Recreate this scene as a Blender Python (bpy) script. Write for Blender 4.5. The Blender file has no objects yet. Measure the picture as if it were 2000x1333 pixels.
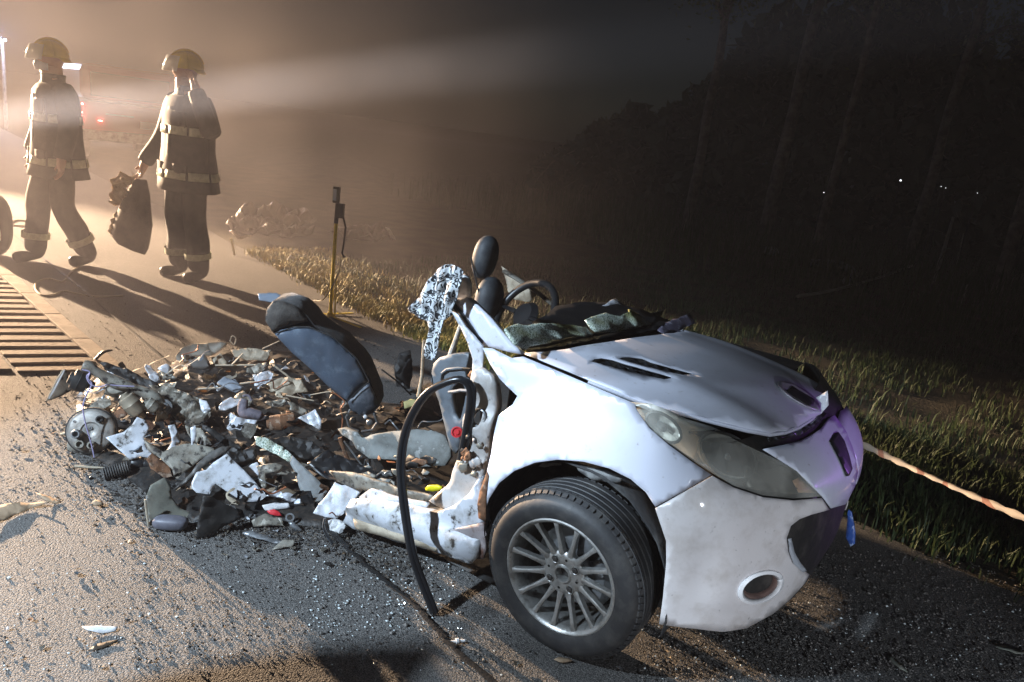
import bpy, bmesh, math, random
import numpy as np
from mathutils import Vector, Matrix, noise
from mathutils.geometry import delaunay_2d_cdt
random.seed(7)
R = math.radians
scene = bpy.context.scene
col = scene.collection

# ------------------------------------------------------------------ camera
PW, PH, FPX = 2000, 1333, 1450.0
PITCH, ROLL, CAMH = R(15.4), R(7.5), 1.55
CF = np.array([0, math.cos(PITCH), -math.sin(PITCH)])
_r0 = np.array([1.0, 0, 0]); _u0 = np.cross(_r0, CF)
CR = _r0*math.cos(ROLL)+_u0*math.sin(ROLL)
CU = -_r0*math.sin(ROLL)+_u0*math.cos(ROLL)
CC = np.array([0, 0, CAMH])
cam = bpy.data.objects.new('camera', bpy.data.cameras.new('camera'))
col.objects.link(cam)
cam.data.sensor_width = 36
cam.data.lens = 36*FPX/PW
cam.data.clip_start = 0.05
cam.data.clip_end = 2000
m3 = Matrix(((CR[0], CU[0], -CF[0]), (CR[1], CU[1], -CF[1]), (CR[2], CU[2], -CF[2])))
cam.matrix_world = Matrix.Translation((0, 0, CAMH)) @ m3.to_4x4()
scene.camera = cam

# ------------------------------------------------------------------ night sky, moon-weak sun
SUN_EL, SUN_ROT = R(24), R(140)
world = bpy.data.worlds.new('World'); scene.world = world
world.use_nodes = True
wn = world.node_tree
for n in list(wn.nodes): wn.nodes.remove(n)
wo = wn.nodes.new('ShaderNodeOutputWorld'); wb = wn.nodes.new('ShaderNodeBackground'); ws = wn.nodes.new('ShaderNodeTexSky')
ws.sky_type = 'NISHITA'; ws.sun_disc = False; ws.sun_elevation = SUN_EL; ws.sun_rotation = SUN_ROT
wb.inputs['Strength'].default_value = 0.0016
wn.links.new(ws.outputs[0], wb.inputs['Color']); wn.links.new(wb.outputs[0], wo.inputs['Surface'])
sl = bpy.data.lights.new('moon_sun', 'SUN'); sl.energy = 0.006; sl.angle = R(0.5); sl.color = (0.75, 0.85, 1.0)
so = bpy.data.objects.new('moon_sun', sl); col.objects.link(so)
so.rotation_euler = (R(90)-SUN_EL, 0, -SUN_ROT+math.pi)

# ------------------------------------------------------------------ lamps that light the place (rescue floodlights and torches outside the frame), an added fill and streak beam
def spot(name, loc, aim, watts, color, angle, blend, radius):
    l = bpy.data.lights.new(name, 'SPOT'); l.energy = watts; l.color = color
    l.spot_size = R(angle); l.spot_blend = blend; l.shadow_soft_size = radius
    o = bpy.data.objects.new(name, l); col.objects.link(o); o.location = loc
    o.rotation_euler = (Vector(aim)-Vector(loc)).to_track_quat('-Z', 'Y').to_euler()
    return o
def point(name, loc, watts, color, radius):
    l = bpy.data.lights.new(name, 'POINT'); l.energy = watts; l.color = color; l.shadow_soft_size = radius
    o = bpy.data.objects.new(name, l); col.objects.link(o); o.location = loc
    return o
WARM = (1.0, 0.70, 0.45)
_p = lambda x, y, d: (lambda v: CC+v*(d/(v@CF)))(CF*FPX+CR*(x-PW/2)-CU*(y-PH/2))
spot('truck_floodlight', (-13.5, 12.1, 2.6), (-1.7, 2.7, 0.0), 60000, WARM, 44, 0.55, 0.10)
spot('rescue_torch', (-1.28, 1.30, 1.36), (-0.410, 1.453, 0.891), 150, (0.68, 0.83, 1.0), 46, 0.10, 0.03)
spot('work_light', (-3.3, 0.23, 2.7), (-0.75, 2.75, 0.0), 1650, (0.66, 0.82, 1.0), 45, 0.45, 0.07)
spot('front_fill', (1.5, -2.6, 1.0), (1.25, 1.85, 0.12), 620, (0.80, 0.88, 1.0), 26, 0.7, 0.08)  # added fill from behind the camera, brightens bumper and right-hand ground
spot('beacon_light', (4.2, 2.9, 1.5), (1.24, 2.42, 0.62), 190, (0.50, 0.20, 1.0), 12, 0.8, 0.06)
point('mast_light', (-13.4, 19.2, 2.35), 450, (0.62, 0.70, 1.0), 0.08)
_P, _Q = _p(0, 226, 4.5), _p(1500, 64, 6.4)
spot('streak_beam', tuple(_P-(_Q-_P)*0.42), tuple(_Q), 95000, (1.0, 0.91, 0.82), 5.6, 1.0, 0.03)  # added narrow beam in the haze, imitates a lens-flare streak
scene.view_settings.view_transform = 'Standard'
scene.view_settings.look = 'None'
scene.view_settings.exposure = 0.0
scene.view_settings.gamma = 1.0
scene.cycles.use_denoising = True
scene.cycles.use_adaptive_sampling = True
scene.cycles.adaptive_threshold = 0.025
scene.cycles.max_bounces = 5
scene.cycles.diffuse_bounces = 2
scene.cycles.glossy_bounces = 3
scene.cycles.transmission_bounces = 4
scene.cycles.transparent_max_bounces = 10
scene.cycles.volume_bounces = 0
scene.cycles.sample_clamp_indirect = 4.0
scene.cycles.caustics_reflective = False
scene.cycles.caustics_refractive = False

# ------------------------------------------------------------------ geometry helpers
def ray(px, py):
    d = CF*FPX+CR*(px-PW/2)-CU*(py-PH/2)
    return d/np.linalg.norm(d)
def onz(px, py, z=0.0):
    d = ray(px, py); t = (z-CC[2])/d[2]; return CC+d*t
def atd(px, py, dist):
    d = ray(px, py); return CC+d*(dist/(d@CF))
def on_plane(px, py, p0, n):
    d = ray(px, py); t = ((np.asarray(p0)-CC)@n)/(d@n); return CC+d*t
def wloc(o):
    v = Vector((0, 0, 0))
    while o is not None:
        v = v+o.location; o = o.parent
    return v
def tag(o, label=None, cat=None, group=None, kind=None):
    if label: o['label'] = label
    if cat: o['category'] = cat
    if group: o['group'] = group
    if kind: o['kind'] = kind
    return o
def thing(name, loc, label, cat, group=None):
    o = bpy.data.objects.new(name, None); col.objects.link(o); o.location = loc
    o.empty_display_size = 0.1
    return tag(o, label, cat, group)
class MB:
    """collects verts and faces in world coordinates; build() links them as one mesh object"""
    def __init__(s): s.v = []; s.f = []; s.mi = []
    def add(s, verts, faces, mi=0):
        b = len(s.v); s.v += [tuple(map(float, p)) for p in verts]
        s.f += [tuple(b+i for i in q) for q in faces]; s.mi += [mi]*len(faces); return s
    def box(s, c, size, M=None, mi=0):
        hx, hy, hz = [k/2 for k in size]
        vs = [Vector((x*hx, y*hy, z*hz)) for x in (-1, 1) for y in (-1, 1) for z in (-1, 1)]
        if M is not None: vs = [M @ v for v in vs]
        vs = [v+Vector(c) for v in vs]
        return s.add(vs, [(0, 1, 3, 2), (4, 6, 7, 5), (0, 4, 5, 1), (2, 3, 7, 6), (0, 2, 6, 4), (1, 5, 7, 3)], mi)
    def tube(s, pts, rad, n=8, cap=True, flat=1.0, mi=0):
        pts = [Vector(p) for p in pts]; k = len(pts)
        rads = rad if hasattr(rad, '__len__') else [rad]*k
        vs = []; up = None
        for i, p in enumerate(pts):
            t = (pts[min(i+1, k-1)]-pts[max(i-1, 0)]).normalized()
            if up is None:
                up = Vector((0, 0, 1)) if abs(t.z) < 0.9 else Vector((1, 0, 0))
            a = t.cross(up)
            if a.length < 1e-6: a = t.orthogonal()
            a.normalize(); b = a.cross(t).normalized(); up = b
            for j in range(n):
                th = 2*math.pi*j/n
                vs.append(p+a*math.cos(th)*rads[i]+b*math.sin(th)*rads[i]*flat)
        fs = [(i*n+j, i*n+(j+1) % n, (i+1)*n+(j+1) % n, (i+1)*n+j) for i in range(k-1) for j in range(n)]
        if cap: fs += [tuple(range(n-1, -1, -1)), tuple((k-1)*n+j for j in range(n))]
        return s.add(vs, fs, mi)
    def lathe(s, prof, n=32, M=None, closed=False, mi=0):
        """prof: (radius, axial) pairs, axis = local Z"""
        vs = []
        for r, z in prof:
            for j in range(n):
                th = 2*math.pi*j/n; v = Vector((r*math.cos(th), r*math.sin(th), z))
                vs.append(M @ v if M is not None else v)
        k = len(prof); fs = []
        for i in range(k if closed else k-1):
            i2 = (i+1) % k
            for j in range(n): fs.append((i*n+j, i*n+(j+1) % n, i2*n+(j+1) % n, i2*n+j))
        return s.add(vs, fs, mi)
    def grid(s, P, mi=0):
        """P: rows of points"""
        r, c = len(P), len(P[0])
        return s.add([p for row in P for p in row], [(i*c+j, i*c+j+1, (i+1)*c+j+1, (i+1)*c+j) for i in range(r-1) for j in range(c-1)], mi)
    def build(s, name, mats, parent=None, smooth=True, thick=0, bevel=0, angle=40, offset=0):
        me = bpy.data.meshes.new(name)
        V = np.array(s.v); lo, hi = V.min(0), V.max(0); c = (lo+hi)/2; c[2] = lo[2]
        me.from_pydata([tuple(p) for p in V-c], [], s.f)
        mats = mats if isinstance(mats, (list, tuple)) else [mats]
        for m in mats: me.materials.append(m)
        if len(mats) > 1: me.polygons.foreach_set('material_index', s.mi)
        if smooth:
            me.polygons.foreach_set('use_smooth', [True]*len(me.polygons))
            me.set_sharp_from_angle(angle=R(angle))
        me.update()
        o = bpy.data.objects.new(name, me); col.objects.link(o)
        pl = wloc(parent) if parent else Vector((0, 0, 0))
        o.location = Vector(c)-pl; o.parent = parent
        if thick:
            md = o.modifiers.new('thickness', 'SOLIDIFY'); md.thickness = thick; md.offset = offset
        if bevel:
            md = o.modifiers.new('bevel', 'BEVEL'); md.width = bevel; md.segments = 2; md.limit_method = 'ANGLE'
        return o
def spline(pts, n=8):
    """Catmull-Rom through pts"""
    P = [np.array(p, float) for p in pts]; P = [2*P[0]-P[1]]+P+[2*P[-1]-P[-2]]
    out = []
    for i in range(1, len(P)-2):
        for j in range(n):
            t = j/n; a, b, c, d = P[i-1:i+3]
            out.append(0.5*((2*b)+(-a+c)*t+(2*a-5*b+4*c-d)*t*t+(-a+3*b-3*c+d)*t**3))
    out.append(P[-2]); return out
def cdt(poly, step, holes=()):
    """triangulate polygon (2-d), interior points on a jittered grid"""
    poly = [tuple(p) for p in poly]
    def dens(pl):
        o = []
        for i, a in enumerate(pl):
            b = pl[(i+1) % len(pl)]; L = math.dist(a, b); k = max(1, int(L/step))
            o += [(a[0]+(b[0]-a[0])*j/k, a[1]+(b[1]-a[1])*j/k) for j in range(k)]
        return o
    def inside(p, pl):
        r = False; j = len(pl)-1
        for i in range(len(pl)):
            if (pl[i][1] > p[1]) != (pl[j][1] > p[1]) and p[0] < (pl[j][0]-pl[i][0])*(p[1]-pl[i][1])/(pl[j][1]-pl[i][1]+1e-12)+pl[i][0]: r = not r
            j = i
        return r
    loops = [dens(poly)]+[dens(h) for h in holes]
    vs = []; es = []
    for lp in loops:
        b = len(vs); vs += lp; es += [(b+i, b+(i+1) % len(lp)) for i in range(len(lp))]
    bnd = np.array(vs)
    x0, y0 = bnd.min(0); x1, y1 = bnd.max(0)
    yy = y0+step/2; row = 0
    while yy < y1:
        xx = x0+(step/2 if row % 2 else step*0.99)
        while xx < x1:
            p = (xx, yy)
            if inside(p, poly) and not any(inside(p, h) for h in holes) and np.min(np.hypot(bnd[:, 0]-xx, bnd[:, 1]-yy)) > step*0.45: vs.append(p)
            xx += step
        yy += step*0.866; row += 1
    r = delaunay_2d_cdt([Vector(v) for v in vs], es, [], 0, 1e-6)
    V = [tuple(v) for v in r[0]]
    F = []
    for f in r[2]:
        c = (sum(V[i][0] for i in f)/3, sum(V[i][1] for i in f)/3)
        if inside(c, poly) and not any(inside(c, h) for h in holes): F.append(tuple(f))
    return V, F

# ------------------------------------------------------------------ materials
MATS = {}
def mat(name, base, rough=0.6, metal=0.0, var=None, vscale=8.0, vlo=0.45, vhi=0.6, bump=0.0, bscale=60.0, coat=0.0, spec=0.5, var2=None, v2scale=30.0, v2lo=0.55, v2hi=0.62, detail=6.0, sheen=0.0):
    if name in MATS: return MATS[name]
    m = bpy.data.materials.new(name); m.use_nodes = True; nt = m.node_tree; N = nt.nodes; L = nt.links
    b = N['Principled BSDF']
    b.inputs['Base Color'].default_value = (*base, 1); b.inputs['Roughness'].default_value = rough; b.inputs['Metallic'].default_value = metal
    b.inputs['Coat Weight'].default_value = coat; b.inputs['Coat Roughness'].default_value = 0.08
    b.inputs['Specular IOR Level'].default_value = spec
    if sheen: b.inputs['Sheen Weight'].default_value = sheen
    tc = N.new('ShaderNodeTexCoord')
    def layer(prev, colr, sc, lo, hi):
        t = N.new('ShaderNodeTexNoise'); t.inputs['Scale'].default_value = sc; t.inputs['Detail'].default_value = detail; t.inputs['Roughness'].default_value = 0.65
        L.new(tc.outputs['Object'], t.inputs['Vector'])
        rp = N.new('ShaderNodeMapRange'); rp.inputs['From Min'].default_value = lo; rp.inputs['From Max'].default_value = hi
        L.new(t.outputs['Fac'], rp.inputs['Value'])
        mx = N.new('ShaderNodeMix'); mx.data_type = 'RGBA'
        L.new(rp.outputs[0], mx.inputs[0])
        if prev is None: mx.inputs[6].default_value = (*base, 1)
        else: L.new(prev, mx.inputs[6])
        mx.inputs[7].default_value = (*colr, 1)
        return mx.outputs[2], rp.outputs[0]
    out = None
    if var is not None: out, fac = layer(None, var, vscale, vlo, vhi)
    if var2 is not None: out, fac = layer(out, var2, v2scale, v2lo, v2hi)
    if out is not None: L.new(out, b.inputs['Base Color'])
    if bump:
        t = N.new('ShaderNodeTexNoise'); t.inputs['Scale'].default_value = bscale; t.inputs['Detail'].default_value = 5
        L.new(tc.outputs['Object'], t.inputs['Vector'])
        bp = N.new('ShaderNodeBump'); bp.inputs['Strength'].default_value = bump; bp.inputs['Distance'].default_value = 0.01
        L.new(t.outputs['Fac'], bp.inputs['Height']); L.new(bp.outputs[0], b.inputs['Normal'])
    MATS[name] = m
    return m
def emit(name, color, strength):
    m = bpy.data.materials.new(name); m.use_nodes = True; b = m.node_tree.nodes['Principled BSDF']
    b.inputs['Base Color'].default_value = (*color, 1); b.inputs['Emission Color'].default_value = (*color, 1); b.inputs['Emission Strength'].default_value = strength
    return m
PAINT = mat('white car paint', (0.58, 0.60, 0.68), 0.32, 0, var=(0.47, 0.48, 0.53), vscale=4, vlo=.45, vhi=.8, var2=(0.26, 0.23, 0.20), v2scale=48, v2lo=.63, v2hi=.74, coat=0.5)
BUMPERP = mat('scuffed bumper paint', (0.60, 0.57, 0.56), 0.42, 0, var=(0.44, 0.40, 0.37), vscale=9, vlo=.48, vhi=.72, var2=(0.20, 0.18, 0.17), v2scale=60, v2lo=.64, v2hi=.74, coat=0.25, bump=0.015, bscale=140)
PILLAR = mat('bare pillar paint', (0.42, 0.41, 0.40), 0.5, 0.1, var=(0.22, 0.19, 0.16), vscale=10, vlo=.45, vhi=.7, var2=(0.05, 0.04, 0.035), v2scale=26, v2lo=.6, v2hi=.7, bump=0.15, bscale=30)
TORN = mat('torn white painted metal', (0.58, 0.60, 0.64), 0.35, 0.1, var=(0.27, 0.26, 0.24), vscale=12, vlo=.48, vhi=.66, var2=(0.05, 0.043, 0.036), v2scale=24, v2lo=.58, v2hi=.65, bump=0.1, bscale=35)
DUSTY = mat('dusty sheet metal', (0.27, 0.255, 0.215), 0.55, 0.25, var=(0.13, 0.11, 0.085), vscale=11, vlo=.40, vhi=.60, var2=(0.025, 0.02, 0.017), v2scale=26, v2lo=.53, v2hi=.62, bump=0.2, bscale=45)
GREYM = mat('grey metal', (0.26, 0.27, 0.28), 0.42, 0.6, var=(0.13, 0.125, 0.12), vscale=12, vlo=.45, vhi=.65, bump=0.12, bscale=50)
RUST = mat('rusty metal', (0.16, 0.075, 0.035), 0.75, 0.2, var=(0.07, 0.035, 0.02), vscale=18, var2=(0.24, 0.17, 0.12), v2scale=30, bump=0.25, bscale=70)
SOOT = mat('sooty black metal', (0.018, 0.017, 0.016), 0.6, 0.2, var=(0.05, 0.045, 0.04), vscale=14, vlo=.5, vhi=.7, bump=0.2, bscale=40)
BLACKP = mat('black plastic', (0.012, 0.012, 0.013), 0.38, 0, var=(0.03, 0.028, 0.026), vscale=14, vlo=.5, vhi=.7, bump=0.03, bscale=120)
RUBBER = mat('tyre rubber', (0.022, 0.022, 0.023), 0.62, 0, var=(0.05, 0.048, 0.045), vscale=16, vlo=.46, vhi=.68, bump=0.08, bscale=90)
GLOSSR = mat('glossy black rubber', (0.010, 0.011, 0.013), 0.28, 0, bump=0.03, bscale=40)
ALLOY = mat('worn alloy', (0.50, 0.50, 0.48), 0.42, 0.75, var=(0.26, 0.25, 0.23), vscale=22, vlo=.45, vhi=.66, var2=(0.10, 0.09, 0.08), v2scale=60, v2lo=.62, v2hi=.7, bump=0.08, bscale=80)
DARKM = mat('dark brake metal', (0.09, 0.085, 0.08), 0.5, 0.6, var=(0.04, 0.03, 0.025), vscale=20, bump=0.1)
SEATB = mat('blue grey leatherette', (0.085, 0.11, 0.15), 0.48, 0, var=(0.15, 0.19, 0.24), vscale=16, vlo=.52, vhi=.72, bump=0.12, bscale=220)
SEATK = mat('black seat cloth', (0.012, 0.011, 0.011), 0.9, 0, var=(0.03, 0.027, 0.024), vscale=30, bump=0.3, bscale=150, sheen=0.2)
HEADR = mat('charcoal headrest', (0.028, 0.031, 0.036), 0.6, 0, var=(0.045, 0.05, 0.055), vscale=20, bump=0.05, bscale=120)
INNER = mat('grey blue trim plastic', (0.11, 0.13, 0.15), 0.5, 0, var=(0.07, 0.08, 0.09), vscale=6, bump=0.03, bscale=60)
FOAM = mat('grey floor felt', (0.20, 0.21, 0.20), 0.85, 0, var=(0.10, 0.10, 0.09), vscale=7, vlo=.42, vhi=.6, var2=(0.32, 0.33, 0.32), v2scale=14, bump=0.3, bscale=40)
YELL = mat('yellow paint', (0.75, 0.60, 0.05), 0.5, 0, var=(0.55, 0.42, 0.04), vscale=14)
YELLB = mat('bright yellow plastic', (0.80, 0.72, 0.02), 0.4)
REDP = mat('red plastic', (0.55, 0.03, 0.04), 0.4)
COPPER = mat('copper wire', (0.35, 0.14, 0.07), 0.45, 0.5)
LILAC = mat('lilac wire', (0.30, 0.27, 0.42), 0.5)
PAPER = mat('white scrap', (0.62, 0.62, 0.62), 0.7, var=(0.4, 0.4, 0.4), vscale=20, bump=0.1)
TAN = mat('tan scrap', (0.36, 0.26, 0.17), 0.7, var=(0.22, 0.15, 0.09), vscale=14, bump=0.2)
WOODC = mat('splintered beige scrap', (0.42, 0.36, 0.27), 0.75, var=(0.25, 0.20, 0.14), vscale=12, bump=0.2)
# ================================================================== THE SETTING
EDGE = [(-16.0, 22.0), (-8.0, 13.35), (-2.55, 7.40), (-1.55, 6.28), (-0.69, 5.38), (0.35, 4.50), (1.15, 3.75), (1.75, 3.20), (2.22, 2.72), (2.9, 2.0), (5.0, -0.3), (9.0, -4.6)]
def edge_at(x):
    for a, b in zip(EDGE, EDGE[1:]):
        if a[0] <= x <= b[0]: return a[1]+(b[1]-a[1])*(x-a[0])/(b[0]-a[0])
    return EDGE[-1][1] if x > 0 else EDGE[0][1]
def ground_mat():
    m = bpy.data.materials.new('verge soil'); m.use_nodes = True; nt = m.node_tree; N = nt.nodes; L = nt.links; b = N['Principled BSDF']
    tc = N.new('ShaderNodeTexCoord'); t = N.new('ShaderNodeTexNoise'); t.inputs['Scale'].default_value = 3; t.inputs['Detail'].default_value = 9
    L.new(tc.outputs['Object'], t.inputs['Vector'])
    r = N.new('ShaderNodeValToRGB'); r.color_ramp.elements[0].color = (0.028, 0.022, 0.013, 1); r.color_ramp.elements[1].color = (0.075, 0.06, 0.032, 1)
    r.color_ramp.elements[0].position = .35; r.color_ramp.elements[1].position = .7
    L.new(t.outputs['Fac'], r.inputs[0]); L.new(r.outputs[0], b.inputs['Base Color']); b.inputs['Roughness'].default_value = .95
    t2 = N.new('ShaderNodeTexNoise'); t2.inputs['Scale'].default_value = 40; t2.inputs['Detail'].default_value = 8; L.new(tc.outputs['Object'], t2.inputs['Vector'])
    bp = N.new('ShaderNodeBump'); bp.inputs['Strength'].default_value = .7; bp.inputs['Distance'].default_value = .03
    L.new(t2.outputs['Fac'], bp.inputs['Height']); L.new(bp.outputs[0], b.inputs['Normal'])
    return m
def road_mat():
    m = bpy.data.materials.new('dusty asphalt'); m.use_nodes = True; nt = m.node_tree; N = nt.nodes; L = nt.links; b = N['Principled BSDF']
    tc = N.new('ShaderNodeTexCoord')
    def nz(sc, det=6, ro=.6):
        t = N.new('ShaderNodeTexNoise'); t.inputs['Scale'].default_value = sc; t.inputs['Detail'].default_value = det; t.inputs['Roughness'].default_value = ro
        L.new(tc.outputs['Object'], t.inputs['Vector']); return t
    def mr(src, a, bb):
        r = N.new('ShaderNodeMapRange'); r.inputs['From Min'].default_value = a; r.inputs['From Max'].default_value = bb; L.new(src, r.inputs['Value']); return r.outputs[0]
    def mix(f, a, c):
        x = N.new('ShaderNodeMix'); x.data_type = 'RGBA'; L.new(f, x.inputs[0])
        if isinstance(a, tuple): x.inputs[6].default_value = (*a, 1)
        else: L.new(a, x.inputs[6])
        if isinstance(c, tuple): x.inputs[7].default_value = (*c, 1)
        else: L.new(c, x.inputs[7])
        return x.outputs[2]
    c = mix(mr(nz(1.7, 8).outputs['Fac'], .38, .66), (0.27, 0.25, 0.225), (0.20, 0.185, 0.165))
    vor = N.new('ShaderNodeTexVoronoi'); vor.inputs['Scale'].default_value = 170; L.new(tc.outputs['Object'], vor.inputs['Vector'])
    c = mix(mr(vor.outputs['Color'], .55, .95), c, (0.36, 0.335, 0.30))
    vor2 = N.new('ShaderNodeTexVoronoi'); vor2.inputs['Scale'].default_value = 260; L.new(tc.outputs['Object'], vor2.inputs['Vector'])
    c = mix(mr(vor2.outputs['Distance'], .25, .75), c, (0.055, 0.052, 0.048))
    # oil and soot soaked in round the wreck: blotches of their own shape
    g = N.new('ShaderNodeVectorMath'); g.operation = 'SUBTRACT'; L.new(tc.outputs['Object'], g.inputs[0]); g.inputs[1].default_value = (-0.75, 2.85, 0)
    rot = N.new('ShaderNodeVectorRotate'); rot.rotation_type = 'Z_AXIS'; rot.inputs['Angle'].default_value = R(20); L.new(g.outputs[0], rot.inputs['Vector'])
    sc = N.new('ShaderNodeVectorMath'); sc.operation = 'MULTIPLY'; sc.inputs[1].default_value = (0.52, 0.95, 0); L.new(rot.outputs[0], sc.inputs[0])
    ln = N.new('ShaderNodeVectorMath'); ln.operation = 'LENGTH'; L.new(sc.outputs[0], ln.inputs[0])
    wob = N.new('ShaderNodeMath'); wob.operation = 'MULTIPLY_ADD'; L.new(nz(3.5, 10, .7).outputs['Fac'], wob.inputs[0]); wob.inputs[1].default_value = 1.5; L.new(ln.outputs['Value'], wob.inputs[2])
    st = mr(wob.outputs[0], 1.46, 1.12)
    c = mix(st, c, (0.026, 0.024, 0.023))
    sp = mr(nz(9, 8, .75).outputs['Fac'], .70, .76)
    c = mix(sp, c, (0.04, 0.036, 0.033))
    # the outer shoulder beyond the joint is older and darker
    gs = N.new('ShaderNodeSeparateXYZ'); L.new(tc.outputs['Object'], gs.inputs[0])
    ad = N.new('ShaderNodeMath'); ad.operation = 'MULTIPLY_ADD'; L.new(gs.outputs[0], ad.inputs[0]); ad.inputs[1].default_value = 1.04; L.new(gs.outputs[1], ad.inputs[2])
    sh = mr(ad.outputs[0], 1.86, 1.92)
    dk = N.new('ShaderNodeMix'); dk.data_type = 'RGBA'; dk.blend_type = 'MULTIPLY'; L.new(sh, dk.inputs[0]); L.new(c, dk.inputs[6]); dk.inputs[7].default_value = (.72, .74, .77, 1)
    L.new(dk.outputs[2], b.inputs['Base Color'])
    b.inputs['Roughness'].default_value = .78
    hm = N.new('ShaderNodeMath'); hm.operation = 'MULTIPLY_ADD'; L.new(vor.outputs['Distance'], hm.inputs[0]); hm.inputs[1].default_value = -1.0
    L.new(nz(110, 8, .75).outputs['Fac'], hm.inputs[2])
    bp = N.new('ShaderNodeBump'); bp.inputs['Strength'].default_value = .6; bp.inputs['Distance'].default_value = .0042
    L.new(hm.outputs[0], bp.inputs['Height']); L.new(bp.outputs[0], b.inputs['Normal'])
    return m
MB().add([(-400, -200, 0), (400, -200, 0), (400, 600, 0), (-400, 600, 0)], [(0, 1, 2, 3)]).build('ground', ground_mat(), smooth=False)
bpy.data.objects['ground']['kind'] = 'structure'
ROADM = road_mat()
# road sheet with real unevenness near the camera
rb = bmesh.new()
def road_z(x, y):
    return 0.006+0.0016*noise.noise(Vector((x*1.7, y*1.7, 3.1)))+0.0008*noise.noise(Vector((x*6, y*6, 1.1)))
xs = sorted(set([-60, -40, -25, -16, -12, -9, -7]+[-6+0.125*i for i in range(72)]+[3.2, 4, 5, 7, 9]))
rows = []
for x in xs:
    e = edge_at(x)+0.10*noise.noise(Vector((x*2.3, 0, 0)))+0.03*noise.noise(Vector((x*9, 0, 4)))
    if x < -16: e = 22+(-16-x)*1.08
    ys = [-40, -20, -10, -4, -1]+[-1+(e+1)*k/62 for k in range(1, 63)] if e > -0.9 else [-40+(e+40)*k/67 for k in range(0, 67)]
    rows.append([(x, y, road_z(x, y) if -7 < x < 3.3 and y > 0.5 else 0.008) for y in ys])
road = MB().grid(rows).build('road', ROADM); road['kind'] = 'structure'
# tarred joint between carriageway and shoulder
jp = spline([(-7.2, 9.3, 0), (-2.3, 4.42, 0)]+[tuple(onz(*p)) for p in ((560, 960), (690, 1092), (745, 1140), (805, 1190), (850, 1240), (900, 1292), (948, 1333))]+[(0.9, 1.05, 0), (3.4, -1.6, 0)], 26)
jr = []
for i, p in enumerate(jp):
    w = 0.008+0.006*noise.noise(Vector((i*.31, 0, 0)))+0.004*random.random(); ox = 0.012*noise.noise(Vector((i*.23, 5, 0)))
    jr.append([(p[0]-.7*w+ox, p[1]-.7*w, 0.0215), (p[0]+ox, p[1], 0.0235), (p[0]+.7*w+ox, p[1]+.7*w, 0.0215)])
j = MB().grid(jr).build('road_joint', mat('tar', (0.008, 0.008, 0.008), 0.55, bump=.3, bscale=80)); j['kind'] = 'structure'

# rumble strip: every bar a piece of its own
CONC = mat('worn strip concrete', (0.30, 0.25, 0.20), 0.85, var=(0.20, 0.165, 0.13), vscale=7, vlo=.4, vhi=.65, var2=(0.12, 0.10, 0.08), v2scale=30, v2lo=.6, v2hi=.72, bump=.4, bscale=55)
ra = np.array((-4.33, 5.98)); rd = np.array((1.72, -1.62)); rd /= np.linalg.norm(rd); rn = np.array((-rd[1], rd[0]))*-1
a0, a1 = onz(69, 658)[:2], onz(143, 658)[:2]
bard = (a1-a0)/np.linalg.norm(a1-a0)
rs = thing('rumble_strip', (float(ra[0]), float(ra[1]), 0), None, None); rs['kind'] = 'structure'
def slab(quad, z0, z1, name, seed):
    q = []
    for k, (x, y) in enumerate(quad): q.append((x+.006*noise.noise(Vector((seed, k, 0))), y+.006*noise.noise(Vector((seed, k, 5)))))
    vs = [(x, y, z0) for x, y in q]+[(x, y, z1+.003*noise.noise(Vector((seed, k, 9)))) for k, (x, y) in enumerate(q)]
    return MB().add(vs, [(3, 2, 1, 0), (4, 5, 6, 7), (0, 1, 5, 4), (1, 2, 6, 5), (2, 3, 7, 6), (3, 0, 4, 7)]).build(name, CONC, rs, smooth=False, bevel=.005)
def on_strip(s, w):   # s along the strip, w across (0 = right edge)
    return ra+rd*s+bard*(-w)
for w0, w1, nm in ((0.0, 0.10, 'strip_border'), (0.53, 0.61, 'strip_border')):
    for k in range(-5, 5):
        slab([on_strip(k*.6, w0), on_strip(k*.6+.594, w0), on_strip(k*.6+.594, w1), on_strip(k*.6, w1)], .004, .021, nm, k+w0*10)
STEP = 0.155
for k in range(-18, 20):
    s = k*STEP
    e0, e1 = .1005+.012*random.random(), .5295-.02*random.random(); wv = .088+random.uniform(-.012, .008)
    slab([on_strip(s, e0), on_strip(s+wv, e0+.006*random.random()), on_strip(s+wv+random.uniform(-.008, .008), e1), on_strip(s+random.uniform(-.006, .006), e1)], .004, .020+random.uniform(-.003, .003), 'rumble_bar', k*1.7)

# gravel: crumbs of stone and glass on the tarmac, nobody could count them
def pebbles(name, pts, sizes, material, z0=0.009):
    octa = np.array([(1, 0, 0), (-1, 0, 0), (0, 1, 0), (0, -1, 0), (0, 0, 1), (0, 0, -1)], float)
    of = np.array([(0, 2, 4), (2, 1, 4), (1, 3, 4), (3, 0, 4), (2, 0, 5), (1, 2, 5), (3, 1, 5), (0, 3, 5)])
    n = len(pts); rg = np.random.default_rng(5)
    S = np.array(sizes)[:, None, None]*rg.uniform(.5, 1.3, (n, 6, 3))
    a = rg.uniform(0, 6.28, n); c, s = np.cos(a), np.sin(a)
    V = octa[None]*S; V[:, :, 2] *= .7
    X = V[:, :, 0]*c[:, None]-V[:, :, 1]*s[:, None]; Y = V[:, :, 0]*s[:, None]+V[:, :, 1]*c[:, None]
    P = np.stack([X+pts[:, None, 0], Y+pts[:, None, 1], V[:, :, 2]+z0+np.array(sizes)[:, None]*.35], -1).reshape(-1, 3)
    F = (of[None]+6*np.arange(n)[:, None, None]).reshape(-1, 3)
    me = bpy.data.meshes.new(name); me.from_pydata(P.tolist(), [], F.tolist()); me.materials.append(material)
    o = bpy.data.objects.new(name, me); col.objects.link(o); return o
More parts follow.
